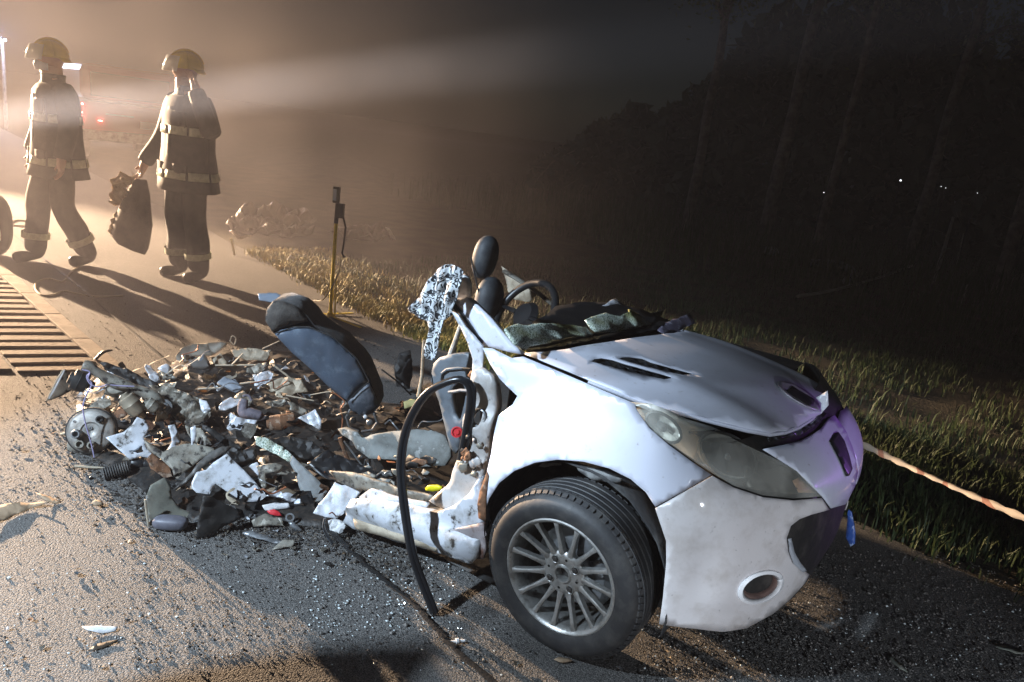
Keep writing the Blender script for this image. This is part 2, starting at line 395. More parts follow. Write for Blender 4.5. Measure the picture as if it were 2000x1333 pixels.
rg = np.random.default_rng(11)
def sample_px(n, x0, x1, y0, y1):
    out = []
    for x, y in zip(rg.uniform(x0, x1, n), rg.uniform(y0, y1, n)):
        p = onz(x, y); 
        if p[1] < edge_at(p[0])+.15: out.append(p[:2])
    return np.array(out)
pa = np.concatenate([sample_px(2600, -60, 2060, 930, 1400), sample_px(3800, 250, 1000, 930, 1300), sample_px(7000, 1250, 2060, 1080, 1400), sample_px(2500, -50, 500, 560, 1000), sample_px(1500, 450, 900, 600, 800)])
STONE = mat('stone chips', (0.17, 0.155, 0.14), 0.8, var=(0.05, 0.047, 0.043), vscale=40, vlo=.45, vhi=.55, var2=(0.34, 0.32, 0.29), v2scale=90, v2lo=.6, v2hi=.64)
g = pebbles('gravel', pa, np.clip(rg.lognormal(-5.9, .42, len(pa)), .0012, .008), STONE); tag(g, 'loose stone chips strewn over the tarmac round the wreck', 'gravel', kind='stuff')
def sample_g(n, cx, cy, sx, sy, rot=0.0):
    out = []
    for u, w in zip(rg.normal(0, 1, n), rg.normal(0, 1, n)):
        x, y = cx+u*sx*math.cos(rot)-w*sy*math.sin(rot), cy+u*sx*math.sin(rot)+w*sy*math.cos(rot); p = onz(x, max(y, 560))
        if p[1] < edge_at(p[0]): out.append(p[:2])
    return np.array(out)
pd_ = np.concatenate([sample_g(2600, 480, 1030, 120, 22, .12), sample_g(900, 210, 925, 70, 26, .55), sample_g(900, 720, 1080, 70, 26, .4), sample_g(350, 150, 790, 50, 50), sample_g(700, 560, 680, 120, 20)])
g = pebbles('grit', pd_, np.clip(rg.lognormal(-5.6, .5, len(pd_)), .0015, .011), mat('dark grit', (.035, .031, .027), .8, var=(.09, .07, .05), vscale=50, vlo=.5, vhi=.6)); tag(g, 'dark grit and crumbs of burnt plastic round the foot of the heap', 'grit', kind='stuff')
pg = np.concatenate([sample_px(260, 0, 1000, 980, 1330), sample_px(300, 600, 900, 1080, 1240), sample_px(200, 1250, 2000, 1180, 1333)])
GLASSC = mat('glass crumbs', (0.62, 0.68, 0.68), 0.12, 0, spec=1.0)
g = pebbles('glass_crumbs', pg, np.clip(rg.lognormal(-5.7, .3, len(pg)), .002, .006), GLASSC); tag(g, 'shattered window glass crumbs glinting on the tarmac', 'glass crumbs', kind='stuff')

# grass on the verge
def blades(name, pts, hs, material, wid=.0035, lean=.5, seed=3):
    rg = np.random.default_rng(seed); n = len(pts)
    a = rg.uniform(0, 6.283, n); d = np.stack([np.cos(a), np.sin(a), 0*a], -1)*(hs*lean*rg.uniform(.2, 1.2, n))[:, None]
    w = np.stack([-np.sin(a+rg.normal(0, .6, n)), np.cos(a), 0*a], -1)*(wid*rg.uniform(.6, 1.4, n))[:, None]
    b = np.concatenate([pts, np.zeros((n, 1))], 1); up = np.zeros((n, 3)); up[:, 2] = hs
    V = np.stack([b-w, b+w, b+d*.35+up*.6+w*.8, b+d*.35+up*.6-w*.8, b+d*1.1+up*rg.uniform(.75, 1.0, n)[:, None]], 1).reshape(-1, 3)
    i = 5*np.arange(n)[:, None]
    F = np.concatenate([i+np.array([[0, 1, 2]]), i+np.array([[0, 2, 3]]), i+np.array([[3, 2, 4]])], 0)
    me = bpy.data.meshes.new(name); me.vertices.add(len(V)); me.vertices.foreach_set('co', V.ravel())
    me.loops.add(F.size); me.loops.foreach_set('vertex_index', F.ravel().astype(np.int32))
    me.polygons.add(len(F)); me.polygons.foreach_set('loop_start', np.arange(0, F.size, 3, dtype=np.int32))
    me.update(calc_edges=True); me.materials.append(material)
    o = bpy.data.objects.new(name, me); col.objects.link(o); return o
def verge_pts(n, x0, x1, o0, o1, power=1.0, clump=0.0):
    out = []
    while len(out) < n:
        x = rg.uniform(x0, x1); o = o0+(o1-o0)*rg.random()**power
        px, py = x+o*.73, edge_at(x)+o*.68+.07*rg.normal()
        if clump and noise.noise(Vector((px*2.1, py*2.1, 0)))+.35*noise.noise(Vector((px*7, py*7, 2))) < clump*(rg.random()*2-1)-.05: continue
        out.append((px, py))
    return np.array(out)
LITGRASS = mat('lamplit-toned grass', (0.22, 0.20, 0.035), 0.6, var=(0.30, 0.23, 0.05), vscale=3.0, vlo=.4, vhi=.62, var2=(0.05, 0.075, 0.018), v2scale=9, v2lo=.5, v2hi=.62, spec=.3)  # brighter yellow copy: warm lamplight on the strip put into the blade colour
p1 = verge_pts(30000, -2.9, .6, -.02, .9, 1.5, .5)
p2 = verge_pts(26000, .3, 3.4, 0, 1.5, 1.2, .5)
p3 = verge_pts(60000, -2.5, 7.0, .5, 8.0, 1.3, .3)
hs = np.concatenate([rg.uniform(.025, .085, len(p1)), rg.uniform(.03, .11, len(p2))*rg.choice([.5, 1, 1.5], len(p2)), rg.uniform(.04, .13, len(p3))])
n1 = len(p1)
g = blades('grass', p1, hs[:n1], LITGRASS); tag(g, 'short yellowish grass along the road edge behind the lamp stand, lamplight put into its colour', 'grass', kind='stuff')
DIMGRASS = mat('shade-toned green grass', (0.026, 0.046, 0.012), 0.6, var=(0.042, 0.052, 0.015), vscale=3.0, vlo=.45, vhi=.65, var2=(0.022, 0.038, 0.010), v2scale=9, v2lo=.5, v2hi=.62, spec=.3)  # darker copy: dimness beyond the car put into the blade colour
g = blades('grass', np.concatenate([p2, p3]), hs[n1:], DIMGRASS); tag(g, 'rough green grass on the verge beyond the car, darkened in colour for shade', 'grass', kind='stuff')
p4 = verge_pts(9000, -7, 8, 5.5, 13.0, 1.0, .3)
g = blades('tall_weeds', p4, rg.uniform(.25, .8, len(p4)), DIMGRASS, wid=.008, lean=.35, seed=9); tag(g, 'tall dry weeds in the dark below the trees', 'weeds', kind='stuff')

# haze: one closed box of even air round everything
def volmat(name, color, dens, aniso):
    m = bpy.data.materials.new(name); m.use_nodes = True; nt = m.node_tree
    for n in list(nt.nodes): nt.nodes.remove(n)
    o = nt.nodes.new('ShaderNodeOutputMaterial'); v = nt.nodes.new('ShaderNodeVolumePrincipled')
    v.inputs['Color'].default_value = (*color, 1); v.inputs['Density'].default_value = dens; v.inputs['Anisotropy'].default_value = aniso
    nt.links.new(v.outputs[0], o.inputs['Volume']); return m
hz = MB().box((-2, 30, 11), (130, 130, 24)).build('haze', volmat('night haze', (0.62, 0.72, 1.0), 0.0022, 0.25), smooth=False); hz['kind'] = 'stuff'
# ================================================================== THE WRECKED CAR (front half)
TH = R(-32.0)
RW = np.array([[math.cos(TH), -math.sin(TH), 0], [math.sin(TH), math.cos(TH), 0], [0, 0, 1.0]])
HUB = (0.0, -0.74, 0.275)
CO = onz(1103, 1118, HUB[2])-RW@np.array(HUB); CO[2] = 0.0
def c2w(P): return RW@np.array(P, float)+CO
def w2c(P): return RW.T@(np.array(P, float)-CO)
def car_ray(px, py): return RW.T@(CC-CO), RW.T@ray(px, py)
def cpl(axis, val):
    def lift(px, py):
        o, d = car_ray(px, py); return o+d*((val-o[axis])/d[axis])
    return lift
WT = np.array([(0.0, .70), (.2, .745), (.35, .765), (.55, .77), (.68, .75), (.80, .715), (.92, .67), (1.2, .5)])
NT = np.array([(.1, .55), (.25, .635), (.35, .655), (.5, .66), (.6, .655), (.66, .63), (.72, .565), (.78, .47), (.84, .37), (.9, .26), (1.2, -.3)])
def smooth_table(T, n=14):
    q = np.array(spline([tuple(t) for t in T], n)); o = np.argsort(q[:, 0]); return q[o]
WT, NT = smooth_table(WT), smooth_table(NT)
HZ = smooth_table([(-.45, .905), (-.33, .905), (-.1, .897), (.1, .880), (.3, .848), (.40, .822), (.47, .795), (.54, .755)])
SX0, SNE = .20, 2.2
def shellF(X, Y, Z):
    w = np.interp(Z, WT[:, 0], WT[:, 1]); l = np.maximum(np.interp(Z, NT[:, 0], NT[:, 1])-SX0, .02)
    return (np.maximum(X-SX0, 0)/l)**SNE+(np.abs(Y)/w)**SNE-1
TS = np.arange(1.2, 4.2, .01)
def shell(px, py):
    o, d = car_ray(px, py)
    f = shellF(o[0]+d[0]*TS, o[1]+d[1]*TS, o[2]+d[2]*TS)
    k = np.nonzero(f < 0)[0]
    if len(k) == 0: return o+d*TS[int(np.argmin(f))]
    t1 = TS[k[0]]; t0 = t1-.01
    for _ in range(18):
        m = (t0+t1)/2
        if shellF(*(o+d*m)) < 0: t1 = m
        else: t0 = m
    return o+d*t1
def hood_z(X, Y):
    zc = np.interp(X, HZ[:, 0], HZ[:, 1])
    z = zc-.055*(np.abs(Y)/.64)**2.4
    z = z-.075*(np.clip(Y, 0, 1)/.6)**1.4      # the far side is pushed down
    z = z+.012*np.exp(-((np.abs(Y)-.40)/.07)**2)*np.clip((X+.3)/.3, 0, 1)      # pressed ridge
    return z
def hood(px, py):
    o, d = car_ray(px, py)
    f = o[2]+d[2]*TS-hood_z(o[0]+d[0]*TS, o[1]+d[1]*TS)
    k = np.nonzero(f < 0)[0]; t1 = TS[k[0]] if len(k) else TS[-1]; t0 = t1-.01
    for _ in range(18):
        m = (t0+t1)/2; P = o+d*m
        if P[2] < hood_z(P[0], P[1]): t1 = m
        else: t0 = m
    return o+d*t1
def dent(P, amp, sc=3.0, seed=0.0):
    return amp*noise.noise(Vector((P[0]*sc+seed, P[1]*sc, P[2]*sc)))
def sag(z): return z-.13*max(0, (z-.45)/.40)      # the far side of the nose is pushed down
def px_panel(name, poly, lift, material, parent, step=16, thick=.003, amp=0.0, sc=4, mirror=False, holes=(), smooth_n=1, dispn=None, inset=0.0, both=False):
    """a panel outlined on the photograph and lifted on to the body surface; mirror: the panel of the other side of the car"""
    pts = [tuple(q) for q in spline(list(poly)+[poly[0]], smooth_n)[:-1]] if smooth_n > 1 else list(poly)
    V, F = cdt(pts, step, holes)
    mb = MB()
    C = [np.array(lift(*v)) for v in V]
    if inset: C = [p*np.array([1, 1, 1])+np.array([-inset*np.sign(max(p[0]-SX0, 0)), inset*(1 if p[1] < 0 else -1), 0]) for p in C]
    if amp: C = [p+np.array([0, dent(p, amp, sc), 0])+np.array([dent(p, amp*.6, sc, 7), 0, 0]) for p in C]
    if dispn: C = [dispn(p) for p in C]
    if not mirror or both: mb.add([c2w(p) for p in C], F)
    if mirror or both: mb.add([c2w((p[0], -p[1], sag(p[2]))) for p in C], [f[::-1] for f in F])
    return mb.build(name, material, parent, thick=thick, angle=50)
car = thing('wrecked_car', tuple(c2w((0, 0, 0))), 'front half of a crushed white hatchback torn open behind its front wheel', 'car')

# --- hood
near = [(1022, 690), (1085, 716), (1150, 743), (1249, 783), (1315, 801), (1395, 822), (1460, 838), (1504, 846)]
lip = [(1535, 842), (1560, 833), (1585, 817), (1603, 797), (1612, 780)]
hp = [hood(*p)[:2] for p in near+lip]
hp = [p for p in hp if p[1] < -.02]
outline = [tuple(p) for p in hp]+[(hp[-1][0]+.012, 0.0)]+[(p[0], -p[1]) for p in hp[::-1]]
outline += [(-.22, .50), (-.13, .32), (-.105, .12), (-.118, 0), (-.15, -.12), (-.184, -.25), (-.22, -.36), (-.262, -.46), (-.31, -.53)]
def z5(*pts): return [(x/2.836+750, y/2.836+430) for x, y in pts]
ventA = z5((1148, 788), (1165, 775), (1205, 768), (1265, 776), (1335, 799), (1470, 835), (1590, 868), (1595, 879), (1550, 885), (1440, 862), (1330, 836), (1215, 806))
ventB = z5((1302, 774), (1320, 765), (1360, 762), (1430, 768), (1480, 788), (1600, 822), (1705, 850), (1708, 859), (1660, 863), (1560, 842), (1460, 815), (1370, 791))
holes = [[tuple(hood(*p)[:2]) for p in v] for v in (ventA, ventB)]
V, F = cdt(outline, .035, holes)
mb = MB(); mb.add([c2w((x, y, hood_z(x, y)+dent((x, y, 0), .0012, 4))) for x, y in V], F)
hoodo = mb.build('hood', PAINT, car, thick=.005, angle=50)
for hv in holes:
    V, F = cdt(hv, .05)
    MB().add([c2w((x, y, hood_z(x, y)-.022)) for x, y in V], F).build('vent_recess', BLACKP, hoodo, thick=.002)
    H = np.array(hv); k = len(H)//2
    for q in range(1, 6):      # louvre blades across the slot
        t = q/6.0; xm = H[:, 0].min()+(H[:, 0].max()-H[:, 0].min())*t
        ys = [H[i][1]+(H[(i+1) % len(H)][1]-H[i][1])*(xm-H[i][0])/(H[(i+1) % len(H)][0]-H[i][0]) for i in range(len(H)) if (H[i][0]-xm)*(H[(i+1) % len(H)][0]-xm) < 0]
        if len(ys) < 2: continue
        y0, y1 = min(ys), max(ys)
        MB().add([c2w((xm-.012, y0, hood_z(xm, y0)-.004)), c2w((xm-.012, y1, hood_z(xm, y1)-.004)), c2w((xm+.012, y1, hood_z(xm, y1)-.018)), c2w((xm+.012, y0, hood_z(xm, y0)-.018))], [(0, 1, 2, 3)]).build('louvre', BLACKP, hoodo, thick=.003, smooth=False)
# folded front edge of the hood and the curled shard on its nose
lipw = [c2w((*hood(*p)[:2], hood_z(*hood(*p)[:2])-.006)) for p in near[2:]+lip]
MB().tube(lipw, .006, 6).build('folded_edge', PAINT, hoodo)
MB().tube([c2w((*np.array(hood(*p)[:2])+np.array((0, -.012)), hood_z(*hood(*p)[:2])-.012)) for p in near[:4]], .005, 6).build('edge_seal', BLACKP, hoodo)
V, F = cdt([(1616, 763), (1611, 790), (1592, 806), (1598, 786), (1590, 776)], 8)
MB().add([c2w(cpl(1, .0)(*v)+np.array((.0+.002*(v[1]-760)*.2, 0, 0))) for v in V], F).build('curled_shard', TORN, hoodo, thick=.002)
# round badge hollow on the nose of the hood
bc = np.array(hood(1572, 765)[:2]); ring = []
BADGE = mat('badge hollow', (0.30, 0.28, 0.31), 0.35, 0.2)
Vb, Fb = cdt([(bc[0]+.075*math.cos(a)+.0, .005+.085*math.sin(a)) for a in np.linspace(0, 6.283, 25)[:-1]], .02)
MB().add([c2w((x, y, hood_z(x, y)+.007-.010*max(0, 1-((x-bc[0])**2+y*y)/.006))) for x, y in Vb], Fb).build('badge_plate', BADGE, hoodo, thick=.003)
Vb, Fb = cdt([(bc[0]-.035, -.045), (bc[0]+.045, -.05), (bc[0]+.055, 0), (bc[0]+.045, .05), (bc[0]-.035, .045)], .02)
MB().add([c2w((x, y, hood_z(x, y)+.011-.010*max(0, 1-((x-bc[0])**2+y*y)/.006))) for x, y in Vb], Fb).build('badge_slot', BLACKP, hoodo, thick=.002)

# --- fenders
FEND = [(1000, 700), (1022, 697), (1085, 723), (1150, 751), (1240, 789), (1243, 800), (1268, 836), (1306, 869), (1358, 907), (1389, 928),
        (1335, 960), (1280, 990), (1262, 962), (1232, 936), (1190, 915), (1140, 902), (1090, 898), (1045, 904), (1005, 920), (975, 944), (955, 975), (944, 1012), (936, 1010),
        (944, 960), (952, 920), (960, 885), (966, 845), (974, 812), (1002, 790), (1011, 774), (996, 760), (977, 741), (958, 712), (943, 680), (962, 681)]
def flare(p):
    r = math.hypot(p[0]+.0, p[2]-.30)
    return p+np.array([0, -.010*math.exp(-((r-.345)/.03)**2)*np.sign(-p[1])*1 if p[1] < 0 else .010*math.exp(-((r-.345)/.03)**2), 0])
px_panel('fender', FEND, shell, PAINT, car, 15, .004)
px_panel('fender', FEND, shell, PAINT, car, 22, .004, mirror=True)
# --- bumper: lower corner panels either side, with the fog lamp rings
BUMP = [(1391, 930), (1433, 953), (1490, 972), (1551, 978), (1604, 973), (1619, 996), (1585, 1005), (1561, 1014), (1544, 1027), (1536, 1050), (1540, 1075), (1550, 1098), (1566, 1112), (1580, 1122), (1575, 1134), (1542, 1172),
        (1509, 1199), (1457, 1227), (1410, 1234), (1339, 1227), (1287, 1219), (1294, 1170), (1301, 1099), (1301, 1056), (1280, 993), (1335, 962)]
def bdent(p):
    s = -1 if p[1] < 0 else 1
    q = np.array(p); q[1] -= s*.016*math.exp(-((p[0]-.40)/.05)**2-((p[2]-.42)/.13)**2)+s*.010*math.exp(-((p[0]-.50)/.10)**2-((p[2]-.30)/.03)**2)
    return q
fogc = np.array((1485, 1146)); fa = R(-24)
def fog_px(r, k=28):
    return [(fogc[0]+r*44*math.cos(a)*math.cos(fa)-r*27*math.sin(a)*math.sin(fa), fogc[1]+r*44*math.cos(a)*math.sin(fa)+r*27*math.sin(a)*math.cos(fa)) for a in np.linspace(0, 2*math.pi, k+1)[:-1]]
for mir in (False, True):
    b = px_panel('bumper', BUMP, shell, BUMPERP, car, 13, .004, amp=.0015, sc=4, holes=[fog_px(.80)], dispn=bdent, mirror=mir)
    # fog lamp: raised white ring, bowl behind it
    FR = mat('fog ring white', (0.80, 0.80, 0.80), 0.35, coat=.3)
    mb = MB(); rows = []
    for r, off in ((1.10, -.004), (1.06, .008), (.92, .012), (.80, .002), (.74, -.02), (.60, -.045), (.25, -.055)):
        row = []
        for p in fog_px(r)+[fog_px(r)[0]]:
            q = bdent(shell(*p)); n = np.array((.55, -.80, 0.1)); q = q+n*off
            row.append(c2w((q[0], q[1]*(-1 if mir else 1), q[2])))
        rows.append(row)
    MB().grid(rows[:4]).build('fog_lamp_ring', FR, b, thick=.002)
    MB().grid(rows[3:]).build('fog_lamp_bowl', mat('fog bowl', (0.20, 0.13, 0.11), .45, .1, var=(.12, .08, .07), vscale=20), b, thick=.002)
# --- nose bar between the headlamps
topP = [shell(*p) for p in ((1606, 966), (1556, 918), (1520, 893), (1490, 874), (1530, 868), (1561, 862), (1590, 848), (1603, 839))]
NOSE = [(1606, 971), (1556, 920), (1490, 878), (1530, 870), (1562, 862), (1585, 850), (1603, 838), (1618, 818), (1630, 812), (1651, 842), (1662, 868), (1670, 893), (1675, 924), (1669, 950), (1651, 985), (1622, 993)]
def nose_lift(px, py):
    p = shell(px, py); return p
nb = px_panel('nose_bar', NOSE, nose_lift, PAINT, car, 12, .004)
# its other half, built on the same surface
def symY(p): return p
zt = lambda y: np.interp(abs(y), [0, .12, .25, .40, .46, .52], [.735, .735, .735, .715, .70, .68])
zb = lambda y: np.interp(abs(y), [0, .12, .25, .40, .46, .52], [.565, .57, .59, .635, .655, .675])
def nose_pt(y, z, off=0.0):
    w = np.interp(z, WT[:, 0], WT[:, 1]); l = np.interp(z, NT[:, 0], NT[:, 1])-SX0
    return c2w((SX0+l*(1-(abs(y)/w)**SNE)**(1/SNE)+off, y, z))
rows = [[nose_pt(y, zb(y)+(zt(y)-zb(y))*k/6, -.003) for k in range(7)] for y in np.linspace(.02, .515, 16)]
MB().grid(rows).build('nose_bar', PAINT, car, thick=.004)
# grille slots
SLOT = [(1618, 862), (1628, 846), (1634, 844), (1646, 862), (1655, 890), (1661, 915), (1655, 928), (1650, 930), (1640, 905), (1630, 885)]
px_panel('grille_slot', SLOT, lambda x, y: shell(x, y)+np.array((.006, -.004, .002)), BLACKP, nb, 8, .003)
# dark strip of broken lamp trim below the hood lip
px_panel('broken_trim', [(1500, 858), (1530, 856), (1560, 846), (1592, 828), (1612, 812), (1618, 815), (1602, 836), (1575, 854), (1545, 864), (1505, 870)], lambda x, y: shell(x, y)+np.array((-.01, -.004, .012)), mat('chrome black trim', (.12, .13, .14), .2, .6, var=(.02, .02, .02), vscale=25, vlo=.45, vhi=.52), car, 8, .003, amp=.01, sc=20)
# --- lower grille opening: black insert and mesh bars
INS = [(1625, 990), (1655, 986), (1668, 960), (1672, 1000), (1660, 1050), (1640, 1085), (1600, 1120), (1580, 1125), (1550, 1102), (1536, 1055), (1545, 1022), (1580, 1002)]
gi = px_panel('lower_grille', INS, lambda x, y: shell(x, y)+np.array((-.10, .05, 0)), BLACKP, car, 14, .004)
px_panel('torn_lip', [(1538, 1050), (1544, 1048), (1550, 1075), (1562, 1096), (1575, 1112), (1566, 1114), (1549, 1098), (1541, 1076)], lambda x, y: shell(x, y)+np.array((.004, -.01, 0)), mat('grey lip', (.35, .37, .40), .4), car, 8, .003)
px_panel('splitter_corner', [(1548, 1102), (1566, 1114), (1580, 1121), (1576, 1132), (1566, 1138), (1552, 1130), (1546, 1116)], lambda x, y: shell(x, y)+np.array((-.005, .0, 0)), PAINT, car, 8, .003)
# --- headlamps
HL = [(1243, 799), (1292, 803), (1330, 818), (1362, 834), (1414, 850), (1476, 879), (1520, 900), (1556, 921), (1585, 946), (1605, 970), (1551, 974), (1490, 968), (1433, 949), (1391, 924), (1358, 903), (1306, 866), (1268, 833)]
def lensmat():
    m = bpy.data.materials.new('yellowed lamp lens'); m.use_nodes = True; nt = m.node_tree; N = nt.nodes; L = nt.links
    b = N['Principled BSDF']; b.inputs['Base Color'].default_value = (.80, .79, .72, 1); b.inputs['Roughness'].default_value = .12; b.inputs['Coat Weight'].default_value = .6
    tr = N.new('ShaderNodeBsdfTransparent'); tr.inputs[0].default_value = (1, 1, .97, 1)
    mx = N.new('ShaderNodeMixShader'); L.new(b.outputs[0], mx.inputs[1]); L.new(tr.outputs[0], mx.inputs[2])
    tc = N.new('ShaderNodeTexCoord'); t = N.new('ShaderNodeTexNoise'); t.inputs['Scale'].default_value = 9; t.inputs['Detail'].default_value = 5; L.new(tc.outputs['Object'], t.inputs['Vector'])
    r = N.new('ShaderNodeMapRange'); r.inputs['From Min'].default_value = .35; r.inputs['From Max'].default_value = .7; r.inputs['To Min'].default_value = .74; r.inputs['To Max'].default_value = .92; L.new(t.outputs['Fac'], r.inputs['Value'])
    L.new(r.outputs[0], mx.inputs[0]); L.new(mx.outputs[0], N['Material Output'].inputs['Surface'])
    return m
LENS = lensmat()
REFL = mat('lamp reflector', (.86, .86, .82), .22, .45)
HOUS = mat('lamp housing', (.74, .73, .66), .35, .1, var=(.55, .54, .47), vscale=12)
AMB = mat('dark lamp inner', (.05, .05, .045), .4, .2)
for mir in (False, True):
    sg = -1 if mir else 1
    hl = thing('headlamp', tuple(c2w((0.42, -.6*sg, .68))), None, None); hl.location = Vector(c2w((0.42, -.6*sg, .68)))-car.location; hl.parent = car
    st = 14 if not mir else 26
    px_panel('lens', HL, shell, LENS, hl, st, .0025, mirror=mir)
    px_panel('housing', HL, lambda x, y: shell(x, y)+np.array((-.055, .060, -.01)), HOUS, hl, st, .003, mirror=mir)

    px_panel('inner_bezel', [(1475, 885), (1520, 905), (1556, 926), (1582, 948), (1600, 968), (1551, 971), (1490, 964), (1462, 958), (1458, 925), (1464, 900)], lambda x, y: shell(x, y)+np.array((-.012, .013, 0)), AMB, hl, st, .003, mirror=mir)
    # reflector bowls and bulbs
    for (cx, cy, rx, ry, ang) in ((1425, 895, 62, 40, 33), (1300, 838, 40, 22, 38)):
        rows = []
        for r, off in ((1.0, -.014), (.94, -.02), (.8, -.034), (.6, -.048), (.35, -.058), (.05, -.062)):
            row = []
            for a in np.linspace(0, 2*math.pi, 25):
                x = cx+r*(rx*math.cos(a)*math.cos(R(ang))-ry*math.sin(a)*math.sin(R(ang))); y = cy+r*(rx*math.cos(a)*math.sin(R(ang))+ry*math.sin(a)*math.cos(R(ang)))
                q = shell(x, y)+np.array((.70, -.70, .1))*off
                row.append(c2w((q[0], q[1]*sg, q[2] if sg > 0 else sag(q[2]))))
            rows.append(row)
        MB().grid(rows).build('reflector', REFL, hl, thick=.002)
        MB().tube(rows[0], .0045, 6, cap=False).build('reflector_rim', AMB, hl)
        q = shell(cx, cy)+np.array((.70, -.70, .1))*-.045; q[1] *= sg; q[2] = q[2] if sg > 0 else sag(q[2])
        e = c2w(q+np.array((.026, -.026*sg, 0)))
        MB().tube([c2w(q), tuple((np.array(c2w(q))+e)/2), e], [.010, .012, .009], 10).build('bulb', GREYM, hl)
    px_panel('indicator', [(1553, 945), (1566, 938), (1590, 960), (1597, 969), (1565, 968)], lambda x, y: shell(x, y)+np.array((-.012, .012, 0)), mat('indicator lens', (.35, .22, .15), .3), hl, 8, .003, mirror=mir)
px_panel('lamp_gasket', [(1389, 929), (1433, 951), (1490, 970), (1551, 976), (1606, 970), (1612, 980), (1590, 990), (1540, 989), (1490, 983), (1440, 964), (1404, 944)], lambda x, y: shell(x, y)+np.array((-.008, .006, 0)), BLACKP, car, 9, .003)
# --- engine bay shell, firewall, arch liners: what closes the car from inside
bay = MB()
rows = []
for z in (.22, .35, .5, .62, .72, .79):
    w = np.interp(z, WT[:, 0], WT[:, 1])-.09; l = np.interp(z, NT[:, 0], NT[:, 1])-SX0-.10; row = []
    for a in np.linspace(-math.pi/2, math.pi/2, 21):
        s, c = math.sin(a), math.cos(a)
        row.append(c2w((max(SX0+.10, .30)+max(l-.02, .05)*abs(c)**(2/SNE), w*np.sign(s)*abs(s)**(2/SNE), z)))
    rows.append(row)
bay.grid(rows); top = [c2w((.30, -.6, .79)), c2w((.30, .6, .79)), c2w((-.36, .6, .80)), c2w((-.36, -.6, .80))]
bay.add(top, [(0, 1, 2, 3)])
bay.add([c2w((-.36, -.62, .16)), c2w((-.36, .62, .16)), c2w((-.36, .62, .86)), c2w((-.36, -.62, .86))], [(0, 1, 2, 3)])
bay.add([c2w((.30, -.52, .16)), c2w((.30, -.52, .79)), c2w((-.36, -.52, .79)), c2w((-.36, -.52, .16))], [(0, 1, 2, 3)])
bay.add([c2w((.30, .52, .16)), c2w((.30, .52, .79)), c2w((-.36, .52, .79)), c2w((-.36, .52, .16))], [(3, 2, 1, 0)])
bay.add([c2w((.45, -.52, .165)), c2w((.45, .52, .165)), c2w((-.36, .52, .165)), c2w((-.36, -.52, .165))], [(0, 1, 2, 3)])
bay.build('engine_bay', SOOT, car, smooth=False, thick=.004)
for sg in (1, -1):
    rows = []
    for a in np.linspace(R(-12), R(192), 26):
        rr = .335+.012*noise.noise(Vector((a*3, 0, sg)))
        rows.append([c2w((rr*math.cos(a), -y*sg, .285+rr*math.sin(a)*1.02)) for y in (.735, .66, .53)])
    MB().grid(rows).build('arch_liner', mat('arch liner felt', (.02, .02, .021), .8, var=(.06, .06, .058), vscale=8, vlo=.55, vhi=.66, bump=.3), car, thick=.004)
LINERT = mat('torn liner', (.16, .16, .155), .7, var=(.07, .07, .07), vscale=20)
for poly in ([(1062, 903), (1095, 904), (1100, 909), (1065, 913), (1048, 912)], [(1125, 910), (1160, 915), (1215, 935), (1212, 945), (1165, 940), (1128, 920)]):
    px_panel('liner_scrap', poly, cpl(1, -.72), LINERT, car, 9, .003, amp=.01, sc=30)

